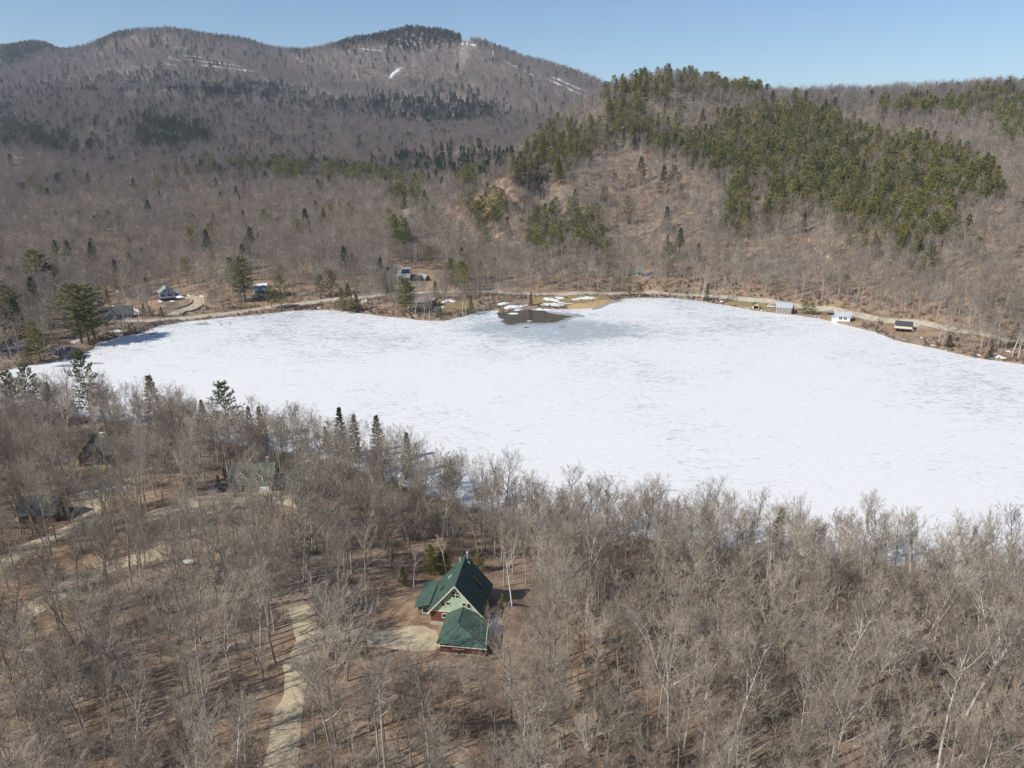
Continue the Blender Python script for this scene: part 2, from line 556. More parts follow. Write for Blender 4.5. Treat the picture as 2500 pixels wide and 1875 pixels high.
def make_bark_mat(name, lo, hi, var=0.35, scale=2.0, zs=0.35):
    m, nt, b = new_mat(name)
    v = coord(nt, (1, 1, zs))
    f = noise(nt, v, scale, 5, 0.65)
    c = ramp(nt, f, [(0.32, lo), (0.68, hi)])
    oi = node(nt, 'ShaderNodeObjectInfo')
    k = ramp(nt, oi.outputs['Random'], [(0, (1 - var, 1 - var, 1 - var)), (0.35, (1.0, 0.95, 0.91)), (0.7, (1.0, 1.0, 1.0)), (1, (1 + var, 1 + var * 0.95, 1 + var * 0.9))])
    nt.links.new(mix(nt, 1.0, c, k, 'MULTIPLY'), b.inputs['Base Color'])
    b.inputs['Roughness'].default_value = 0.9
    b.inputs['Specular IOR Level'].default_value = 0.12
    return m

def make_needle_mat(name, lo, hi, var=0.42):
    m, nt, b = new_mat(name)
    v = coord(nt)
    f = noise(nt, v, 0.9, 3, 0.6)
    c = ramp(nt, f, [(0.3, lo), (0.7, hi)])
    oi = node(nt, 'ShaderNodeObjectInfo')
    k = ramp(nt, oi.outputs['Random'], [(0, (1 - var, 1 - var * 0.8, 1 - var)), (0.5, (1, 1, 1)), (1, (1.22, 1.16, 1.0))])
    cc = mix(nt, 1.0, c, k, 'MULTIPLY')
    nt.links.new(cc, b.inputs['Base Color'])
    b.inputs['Roughness'].default_value = 0.7
    b.inputs['Specular IOR Level'].default_value = 0.2
    tr = node(nt, 'ShaderNodeBsdfTranslucent')
    nt.links.new(cc, tr.inputs[0])
    ms = node(nt, 'ShaderNodeMixShader')
    ms.inputs[0].default_value = 0.14
    out = nt.nodes['Material Output']
    nt.links.new(b.outputs[0], ms.inputs[1]); nt.links.new(tr.outputs[0], ms.inputs[2])
    nt.links.new(ms.outputs[0], out.inputs[0])
    return m

MAT = {}
MAT['ground'] = make_ground_mat()
MAT['ice'] = make_ice_mat()
MAT['gravel'] = make_gravel_mat('gravel', (0.42, 0.37, 0.285))
MAT['drive'] = make_gravel_mat('drive_gravel', (0.45, 0.375, 0.255))
MAT['sand'] = make_gravel_mat('sand', (0.46, 0.33, 0.17))
MAT['dead_grass'] = make_gravel_mat('dead_grass', (0.27, 0.205, 0.095))
MAT['snow'] = plain('snow', (0.66, 0.67, 0.67), 0.6, 0.05, 0.8, bmp=0.3)
MAT['bark'] = make_bark_mat('bark', (0.15, 0.130, 0.105), (0.50, 0.465, 0.395), 0.45)
MAT['twig'] = make_bark_mat('twig', (0.240, 0.200, 0.158), (0.44, 0.386, 0.318), 0.45, 0.4, 1)
MAT['dark_bark'] = make_bark_mat('dark_bark', (0.055, 0.047, 0.04), (0.16, 0.14, 0.12), 0.3)
MAT['birch_bark'] = make_bark_mat('birch_bark', (0.50, 0.47, 0.43), (0.74, 0.72, 0.68), 0.12, 3.0, 2.0)
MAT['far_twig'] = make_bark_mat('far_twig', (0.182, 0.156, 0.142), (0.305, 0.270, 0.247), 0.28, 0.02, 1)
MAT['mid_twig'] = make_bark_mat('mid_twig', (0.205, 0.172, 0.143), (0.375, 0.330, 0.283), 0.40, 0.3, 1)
MAT['pine'] = make_needle_mat('pine_needles', (0.090, 0.096, 0.030), (0.32, 0.298, 0.098))
MAT['spruce'] = make_needle_mat('spruce_needles', (0.040, 0.056, 0.030), (0.090, 0.110, 0.056))
MAT['hemlock'] = make_needle_mat('hemlock_needles', (0.080, 0.086, 0.024), (0.295, 0.272, 0.076))
MAT['far_spruce'] = make_needle_mat('far_spruce_needles', (0.024, 0.034, 0.022), (0.060, 0.076, 0.044))
MAT['far_pine'] = make_needle_mat('far_pine_needles', (0.045, 0.054, 0.024), (0.11, 0.118, 0.05))
MAT['glass'] = plain('window_glass', (0.02, 0.024, 0.03), 0.08, 0.2, 1, spec=0.6)
MAT['white'] = plain('white_paint', (0.74, 0.74, 0.72), 0.6, 0.1)
MAT['cream'] = plain('cream_paint', (0.66, 0.60, 0.49), 0.65, 0.1)
MAT['stone'] = plain('field_stone', (0.36, 0.33, 0.28), 0.9, 0.4, 2.0, bmp=0.6)
MAT['dark_metal'] = plain('dark_metal', (0.05, 0.05, 0.055), 0.5, 0.2)
MAT['grey_metal'] = plain('grey_metal', (0.40, 0.42, 0.44), 0.45, 0.15, metal=0.3)
MAT['wood_grey'] = plain('weathered_wood', (0.25, 0.22, 0.19), 0.9, 0.35, 2.5)
MAT['wood_brown'] = plain('brown_wood', (0.20, 0.13, 0.08), 0.85, 0.35, 2.5)
MAT['rubber'] = plain('rubber', (0.02, 0.02, 0.02), 0.9, 0.2)

# ------------------------------------------------------------------ mesh helpers
def link_obj(name, me, mats, parent=None, loc=None):
    o = bpy.data.objects.new(name, me)
    col.objects.link(o)
    if not isinstance(mats, (list, tuple)):
        mats = [mats]
    if me is not None and len(me.materials) == 0:
        for mm in mats:
            me.materials.append(MAT[mm] if isinstance(mm, str) else mm)
    if parent is not None:
        o.parent = parent
    if loc is not None:
        o.location = loc
    return o

def np_mesh(name, V, F, smooth=False, mat_idx=None):
    """V (n,3), F list of equal-size index arrays (m,k)"""
    me = bpy.data.meshes.new(name)
    V = np.asarray(V, np.float32).reshape(-1, 3)
    Fs = F if isinstance(F, list) else [F]
    Fs = [np.asarray(f, np.int32) for f in Fs if len(f)]
    nl = sum(f.size for f in Fs); nf = sum(len(f) for f in Fs)
    me.vertices.add(len(V)); me.vertices.foreach_set('co', V.ravel())
    me.loops.add(nl); me.loops.foreach_set('vertex_index', np.concatenate([f.ravel() for f in Fs]))
    me.polygons.add(nf)
    tot = np.concatenate([np.full(len(f), f.shape[1], np.int32) for f in Fs])
    st = np.concatenate([[0], np.cumsum(tot)[:-1]]).astype(np.int32)
    me.polygons.foreach_set('loop_start', st)
    me.polygons.foreach_set('loop_total', tot)
    if mat_idx is not None:
        me.polygons.foreach_set('material_index', np.asarray(mat_idx, np.int32))
    if smooth:
        me.polygons.foreach_set('use_smooth', np.ones(nf, bool))
    me.update(calc_edges=True)
    return me

def tag(o, label=None, cat=None, group=None, kind=None):
    if label: o['label'] = label
    if cat: o['category'] = cat
    if group: o['group'] = group
    if kind: o['kind'] = kind
    return o

def empty(name, loc, rz=0.0):
    o = bpy.data.objects.new(name, None)
    o.empty_display_size = 0.5
    col.objects.link(o)
    o.location = loc
    o.rotation_euler = (0, 0, rz)
    return o

class MB:
    """collects boxes, prisms and polygons into one mesh"""
    def __init__(self):
        self.v = []; self.f = []
    def add(self, vs_, fs_):
        o = len(self.v)
        self.v += [tuple(p) for p in vs_]
        self.f += [tuple(i + o for i in f) for f in fs_]
        return self
    def box(self, x0, x1, y0, y1, z0, z1):
        vs_ = [(x, y, z) for z in (z0, z1) for (x, y) in ((x0, y0), (x1, y0), (x1, y1), (x0, y1))]
        return self.add(vs_, [(3, 2, 1, 0), (4, 5, 6, 7), (0, 1, 5, 4), (1, 2, 6, 5), (2, 3, 7, 6), (3, 0, 4, 7)])
    def extrude(self, poly, vec):
        k = len(poly)
        a = [Vector(p) for p in poly]; b = [p + Vector(vec) for p in a]
        return self.add([*a, *b], [tuple(range(k - 1, -1, -1)), tuple(range(k, 2 * k))] + [(i, (i + 1) % k, k + (i + 1) % k, k + i) for i in range(k)])
    def bar(self, p, q, w=0.1, hgt=None):
        p = Vector(p); q = Vector(q); dd = (q - p)
        hgt = hgt or w
        s = dd.cross(Vector((0, 0, 1)))
        if s.length < 1e-5: s = Vector((1, 0, 0))
        s.normalize(); u = s.cross(dd).normalized()
        s *= w / 2; u *= hgt / 2
        vs_ = [p - s - u, p + s - u, p + s + u, p - s + u]
        return self.extrude(vs_, dd)
    def cyl(self, c, r, z0, z1, k=10, r2=None):
        r2 = r if r2 is None else r2
        vs_ = [(c[0] + r * math.cos(2 * math.pi * i / k), c[1] + r * math.sin(2 * math.pi * i / k), z0) for i in range(k)]
        vs_ += [(c[0] + r2 * math.cos(2 * math.pi * i / k), c[1] + r2 * math.sin(2 * math.pi * i / k), z1) for i in range(k)]
        return self.add(vs_, [tuple(range(k - 1, -1, -1)), tuple(range(k, 2 * k))] + [(i, (i + 1) % k, k + (i + 1) % k, k + i) for i in range(k)])
    def build(self, name, mat, parent=None):
        me = bpy.data.meshes.new(name)
        me.from_pydata([tuple(p) for p in self.v], [], self.f)
        me.update()
        bm = bmesh.new(); bm.from_mesh(me)
        bmesh.ops.recalc_face_normals(bm, faces=bm.faces)
        bm.to_mesh(me); bm.free()
        return link_obj(name, me, mat, parent)

# ------------------------------------------------------------------ building plots (levelled before the ground is meshed)
SITE = {}
def site(key, px, py, r0, r1, dz=0.0, z=None, lo=60.0):
    p = ground(px, py, lo)
    zz = flatten(p[0], p[1], r0, r1, (p[2] + dz) if z is None else z)
    SITE[key] = np.array([p[0], p[1], zz])
    return SITE[key]
SITE['main'] = np.array([-10.0, 119.5, flatten(-10.0, 117.5, 9, 17, 12.25)])
SITE['dormer'] = np.array([-72.5, 183.0, flatten(-70.0, 182.0, 10, 18, 8.0)])
SITE['wing'] = np.array([-57.0, 178.5, flatten(-57.0, 178.5, 8, 14, 8.0)])
site('chimney', 288, 1128, 10, 17, z=6.6)
site('garage', 112, 1262, 6, 11)
site('bluegrey', 408, 730, 9, 15, lo=300)
site('bluebox', 638, 716, 6, 11, lo=300)
site('brownroof', 1040, 744, 8, 14, lo=300)
site('solar', 1018, 684, 9, 16, lo=300)
site('cottage', 1556, 672, 6, 12, lo=300)
site('boathouse', 1844, 753, 3.5, 6, z=0.9, lo=300)
site('lakebarn', 1912, 762, 5, 8, z=1.5, lo=300)
site('darkshed', 2026, 770, 3, 6, lo=300)
site('whitecottage', 2056, 783, 5, 9, z=1.2, lo=300)
site('cabin', 2205, 806, 6, 10, lo=300)
site('greyhouse', 290, 776, 9, 15, lo=300)
site('purpleroof', 158, 868, 8, 13, lo=250)
site('darkroof', 40, 858, 8, 13, lo=250)
site('hillhouse', 494, 262, 20, 40, lo=1200)

# ------------------------------------------------------------------ ground
def make_terrain():
    nr, na = GX.shape
    idx = np.arange(nr * na).reshape(nr, na)
    F = np.stack([idx[:-1, :-1], idx[:-1, 1:], idx[1:, 1:], idx[1:, :-1]], -1).reshape(-1, 4)
    V = np.stack([GX, GY, GZ], -1).reshape(-1, 3)
    me = np_mesh('ground', V, F[:, ::-1], smooth=True)
    o = link_obj('ground', me, 'ground')
    tag(o, 'brown leaf littered ground rising from the lake to wooded hills', kind='structure')
    return o
make_terrain()

# ------------------------------------------------------------------ frozen lake
def flat_poly(name, poly, z, mat, parent=None):
    me = bpy.data.meshes.new(name)
    bm = bmesh.new()
    vs_ = [bm.verts.new((p[0], p[1], z)) for p in poly]
    f = bm.faces.new(vs_)
    f.normal_update()
    if f.normal.z < 0: f.normal_flip()
    bmesh.ops.triangulate(bm, faces=[f])
    bm.to_mesh(me); bm.free()
    return link_obj(name, me, mat, parent)
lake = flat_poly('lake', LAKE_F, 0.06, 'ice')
tag(lake, 'frozen lake covered with wind scoured white snow crust', kind='structure')

# open water and thin grey ice off the little beach
def water_mat(name, lo, hi, rough):
    m, nt, b = new_mat(name)
    v = coord(nt, (0.05, 0.2, 1))
    f = noise(nt, v, 1.0, 4, 0.6, 0.4)
    nt.links.new(ramp(nt, f, [(0.3, lo), (0.7, hi)]), b.inputs['Base Color'])
    b.inputs['Roughness'].default_value = rough
    b.inputs['Specular IOR Level'].default_value = 0.5
    bump(nt, b, noise(nt, coord(nt, (0.8, 2.5, 1)), 1.0, 3), 0.05, 0.05)
    return m
MAT['water'] = water_mat('open_water', (0.050, 0.048, 0.042), (0.095, 0.080, 0.062), 0.12)
MAT['thin_ice'] = water_mat('thin_ice', (0.20, 0.215, 0.22), (0.38, 0.40, 0.41), 0.3)

def px_poly(pts, z, amp=0.5, step=0.9):
    P = np.array([at_z(x, y, z)[:2] for x, y in pts])
    return refine(P, step, amp)
def sheet(name, pts, z, mat, label, kind='structure', amp=0.5):
    o = flat_poly(name, px_poly(pts, z, amp), z, mat)
    return tag(o, label, kind=kind)
sheet('thin_ice', [(1209, 766), (1217, 777), (1226, 784), (1232, 796), (1258, 797), (1292, 792), (1322, 793), (1356, 792), (1378, 787), (1400, 779), (1428, 772), (1400, 766), (1378, 765), (1350, 762), (1300, 758), (1225, 760)],
      0.070, 'thin_ice', 'ragged grey slush around the open water', amp=2.2)
sheet('open_water', [(1213, 768), (1222, 776), (1231, 780), (1234, 791), (1255, 792), (1290, 787), (1320, 788), (1350, 787), (1366, 783), (1384, 776), (1400, 771), (1378, 769), (1350, 766), (1335, 763), (1322, 758), (1306, 757), (1285, 755), (1262, 757), (1235, 757), (1220, 760)],
      0.078, 'water', 'dark open water where the ice has melted by the beach', amp=1.3)
sheet('open_water', [(1445, 757), (1470, 752), (1492, 741), (1525, 735), (1512, 731), (1490, 733), (1468, 741), (1448, 748)], 0.082, 'thin_ice', 'narrow strip of grey melt water along the sand beach', amp=0.3)
for (x, y, w, hgt) in [(1253, 765.5, 26, 4.5), (1292, 783.7, 12, 2.2)]:
    sheet('ice_floe', [(x + w / 2 * math.cos(a), y + hgt / 2 * math.sin(a)) for a in np.linspace(0, 2 * math.pi, 14)[:-1]], 0.10, 'snow',
          'white slab of ice lying in the dark open water' if w > 20 else 'small white ice slab at the edge of the open water', amp=0.3)
# dark melt holes on the ice
for (x, y, w, hgt) in [(1285, 799.5, 16, 2.6), (1373, 797, 20, 8), (240, 887, 30, 4), (170, 893, 70, 8), (495, 791, 40, 5), (540, 791.5, 9, 1.6), (562, 791, 7, 1.5), (372, 815, 18, 4), (1255, 796.5, 26, 1.4)]:
    big = w > 18
    sheet('melt_pool', [(x + w / 2 * math.cos(a) * (1 + 0.3 * math.sin(3 * a)), y + hgt / 2 * math.sin(a)) for a in np.linspace(0, 2 * math.pi, 16)[:-1]],
          0.074, 'thin_ice' if big else 'water', 'wet grey melt patch on the frozen lake' if big else 'small dark melt hole in the ice near the shore', 'stuff', amp=0.5)

# ------------------------------------------------------------------ roads, drives, beach, lawns, snow
ROADS = []
def ribbon(name, pts_px, width, mat, off, label, lo=60.0, step=1.6, wob=0.5):
    W = np.array([ground(x, y, lo)[:2] for x, y in pts_px])
    W = smooth_line(W, 8)
    # even steps
    seg = np.linalg.norm(np.diff(W, axis=0), axis=1)
    s = np.concatenate([[0], np.cumsum(seg)])
    m = max(4, int(s[-1] / step))
    q = np.linspace(0, s[-1], m)
    C = np.stack([np.interp(q, s, W[:, 0]), np.interp(q, s, W[:, 1])], 1)
    T = np.gradient(C, axis=0); T /= np.linalg.norm(T, axis=1)[:, None]
    N = np.stack([-T[:, 1], T[:, 0]], 1)
    ks = np.linspace(-1, 1, 7)
    e = wob * 2 * vnoise(q / 4.0, q * 0 + width, 17)
    e2 = wob * 2 * vnoise(q / 4.0, q * 0 + width + 9, 18)
    V = []
    for k in ks:
        hw = width / 2 + np.where(k < 0, e, e2) * abs(k)
        P = C + N * (k * hw)[:, None]
        V.append(np.stack([P[:, 0], P[:, 1], hh(P[:, 0], P[:, 1]) + off - (0.05 if abs(k) == 1 else 0)], 1))
    V = np.stack(V, 1)
    idx = np.arange(m * len(ks)).reshape(m, len(ks))
    F = np.stack([idx[:-1, :-1], idx[:-1, 1:], idx[1:, 1:], idx[1:, :-1]], -1).reshape(-1, 4)
    me = np_mesh(name, V.reshape(-1, 3), F, smooth=True)
    o = link_obj(name, me, mat)
    tag(o, label, kind='structure')
    ROADS.append((C, width / 2))
    return o
ribbon('road', [(-40, 800), (32, 793), (110, 790), (190, 788), (332, 783.5), (420, 779), (506, 771), (580, 762), (633, 754), (700, 745.5), (808, 733), (890, 726), (960, 719), (1012, 716), (1107, 713), (1161, 710),
                (1230, 714), (1300, 717.6), (1390, 718), (1498, 717.6), (1560, 716), (1634, 718), (1747, 725), (1827, 732), (1935, 745), (2007, 754), (2080, 767), (2166, 783), (2264, 790), (2333, 806), (2423, 822), (2520, 842)],
       6.2, 'gravel', 0.14, 'pale gravel road running along the far shore of the lake', 300, 2.0, 0.5)
ribbon('driveway', [(418, 772), (432, 764), (452, 757), (474, 748), (485, 739), (481, 730), (468, 727), (452, 726)], 7.5, 'drive', 0.20, 'tan gravel driveway curling round to the blue grey lake house', 300, 2.0, 0.4)
ribbon('driveway', [(676, 1930), (683, 1875), (700, 1786), (714, 1705), (730, 1624), (748, 1563), (790, 1545), (870, 1548), (960, 1552), (1040, 1565)],
       4.4, 'drive', 0.11, 'tan gravel driveway winding uphill to the green roofed house', 60, 1.0, 1.0)
ribbon('driveway', [(748, 1563), (746, 1540), (742, 1505), (735, 1480)], 4.2, 'drive', 0.10, 'short gravel spur branching off the winding driveway', 60, 1.3, 0.6)
ribbon('road', [(-60, 1590), (20, 1530), (106, 1472), (183, 1420), (244, 1391), (325, 1368), (400, 1342), (470, 1305), (520, 1262), (560, 1235)], 5.2, 'drive', 0.11,
       'pale gravel lane climbing through bare trees to the dormered house', 60, 1.5, 0.7)
ribbon('driveway', [(330, 1278), (380, 1257), (430, 1240), (488, 1226), (550, 1216), (620, 1212), (690, 1216), (740, 1228)], 7.0, 'drive', 0.12, 'wide gravel forecourt in front of the dormered house', 60, 1.5, 0.6)
ribbon('driveway', [(-60, 1420), (41, 1352), (134, 1308), (205, 1275), (235, 1240), (243, 1210), (275, 1186), (330, 1172)], 5.0, 'drive', 0.10, 'gravel drive leading past the dark garage to the chimney house', 60, 1.5, 0.7)
ribbon('road', [(985, 560), (1000, 480), (975, 430), (955, 400)], 7.0, 'gravel', 0.5, 'faint gravel track climbing the wooded valley', 450, 4.0, 1.0)

def blob(name, pts_px, mat, off, label, kind, mound=0.0, lo=60.0, rings=7, amp=0.12, hi=4200.0):
    W = np.array([ground(x, y, lo, hi)[:2] for x, y in pts_px])
    W = smooth_line(np.vstack([W, W[:1]]), 5)[:-1]
    c = W.mean(0)
    ang = np.arange(len(W))
    R = np.linalg.norm(W - c, axis=1).mean()
    k = 1 + amp * 2 * vnoise(W[:, 0] / (0.25 * R + 0.3), W[:, 1] / (0.25 * R + 0.3), 51)
    W = c + (W - c) * k[:, None]
    V = []
    for s in np.linspace(0.0, 1, rings):
        P = c + (W - c) * max(s, 0.02)
        z = hh(P[:, 0], P[:, 1])
        V.append(np.stack([P[:, 0], P[:, 1], z + off + mound * (1 - s ** 4) - (0.04 + 0.3 * mound if s == 1 else 0)], 1))
    m = len(W)
    idx = np.arange(rings * m).reshape(rings, m)
    nx = np.roll(idx, -1, axis=1)
    F = np.stack([idx[:-1], nx[:-1], nx[1:], idx[1:]], -1).reshape(-1, 4)
    me = np_mesh(name, np.array(V).reshape(-1, 3), F, smooth=True)
    o = link_obj(name, me, mat)
    tag(o, label, kind=kind)
    return o, W
CLEAR = []   # world polygons kept free of trees
def clear_px(pts, lo=60.0):
    CLEAR.append(np.array([ground(x, y, lo)[:2] for x, y in pts]))
_, w_ = blob('path', [(935, 1536), (1000, 1528), (1060, 1534), (1080, 1560), (1060, 1588), (1000, 1590), (940, 1582), (890, 1562)], 'drive', 0.075, 'tan gravel turning area beside the green roofed house', 'structure')
CLEAR.append(w_)
_, w_ = blob('lawn', [(185, 1105), (228, 1075), (240, 1112), (268, 1135), (255, 1165), (215, 1170), (175, 1150)], 'dead_grass', 0.075, 'yellowed lawn sloping beside the chimney house', 'structure')
CLEAR.append(w_)
_, w_ = blob('path', [(165, 1212), (200, 1196), (240, 1200), (262, 1222), (240, 1248), (190, 1250)], 'drive', 0.13, 'gravel turning area beside the dark roofed garage', 'structure')
CLEAR.append(w_)
_, w_ = blob('beach', [(1384, 749), (1405, 742), (1440, 737), (1475, 732), (1500, 733), (1492, 737), (1470, 745), (1440, 752.4), (1412, 754), (1390, 753.4)], 'sand', 0.12, 'small tan sand beach at the edge of the lake', 'structure', lo=300, amp=0.05)
CLEAR.append(w_)
_, w_ = blob('lawn', [(1310, 727), (1360, 723), (1420, 722), (1470, 724), (1485, 729), (1440, 736), (1390, 746), (1340, 747), (1305, 745), (1300, 735)], 'dead_grass', 0.09, 'dead brown grass behind the sand beach', 'structure', lo=300, amp=0.05)
CLEAR.append(w_)
_, w_ = blob('lawn', [(1100, 738), (1130, 734), (1150, 742), (1140, 757), (1110, 762), (1085, 752)], 'dead_grass', 0.09, 'dead tan grass beside the brown roofed lake house', 'structure', lo=300, amp=0.1)
CLEAR.append(w_)
_, w_ = blob('lawn', [(1790, 737), (1830, 737), (1870, 744), (1895, 756), (1850, 756), (1800, 748), (1770, 742)], 'dead_grass', 0.09, 'dead grass strip between the road and the small boathouse', 'structure', lo=300, amp=0.1)
CLEAR.append(w_)
for pts, lo in [([(380, 722), (480, 722), (500, 735), (495, 748), (440, 765), (380, 762), (360, 740)], 300), ([(960, 660), (1075, 660), (1085, 700), (1060, 715), (960, 700)], 300),
                ([(1870, 742), (1960, 750), (2050, 768), (2110, 785), (2090, 802), (1990, 782), (1870, 768)], 300), ([(2150, 786), (2300, 795), (2310, 815), (2240, 838), (2180, 825)], 300),
                ([(1250, 735), (1310, 728), (1310, 755), (1225, 760)], 300), ([(600, 690), (680, 690), (680, 722), (600, 722)], 300), ([(530, 1195), (700, 1195), (760, 1235), (700, 1262), (560, 1255), (500, 1240)], 60),
                ([(120, 850), (215, 830), (228, 850), (150, 880), (110, 880)], 250), ([(240, 738), (345, 740), (350, 785), (235, 785)], 300),
                ([(1000, 740), (1085, 735), (1090, 760), (1000, 760)], 300), ([(1000, 1592), (1215, 1592), (1230, 1640), (1050, 1650), (985, 1620)], 60), ([(1180, 1440), (1275, 1440), (1285, 1560), (1260, 1660), (1190, 1660)], 60), ([(900, 1455), (1030, 1440), (1040, 1500), (1000, 1600), (880, 1600)], 60),
                ([(1020, 1400), (1210, 1400), (1240, 1450), (1250, 1540), (1000, 1540)], 60)]:
    clear_px(pts, lo)

def ell(x, y, w, hgt, k=9, skew=0.0):
    return [(x + w / 2 * math.cos(a) * (1 + 0.18 * math.sin(2.3 * a + x)), y + hgt / 2 * math.sin(a) + skew * w / 2 * math.cos(a)) for a in np.linspace(0, 2 * math.pi, k + 1)[:-1]]
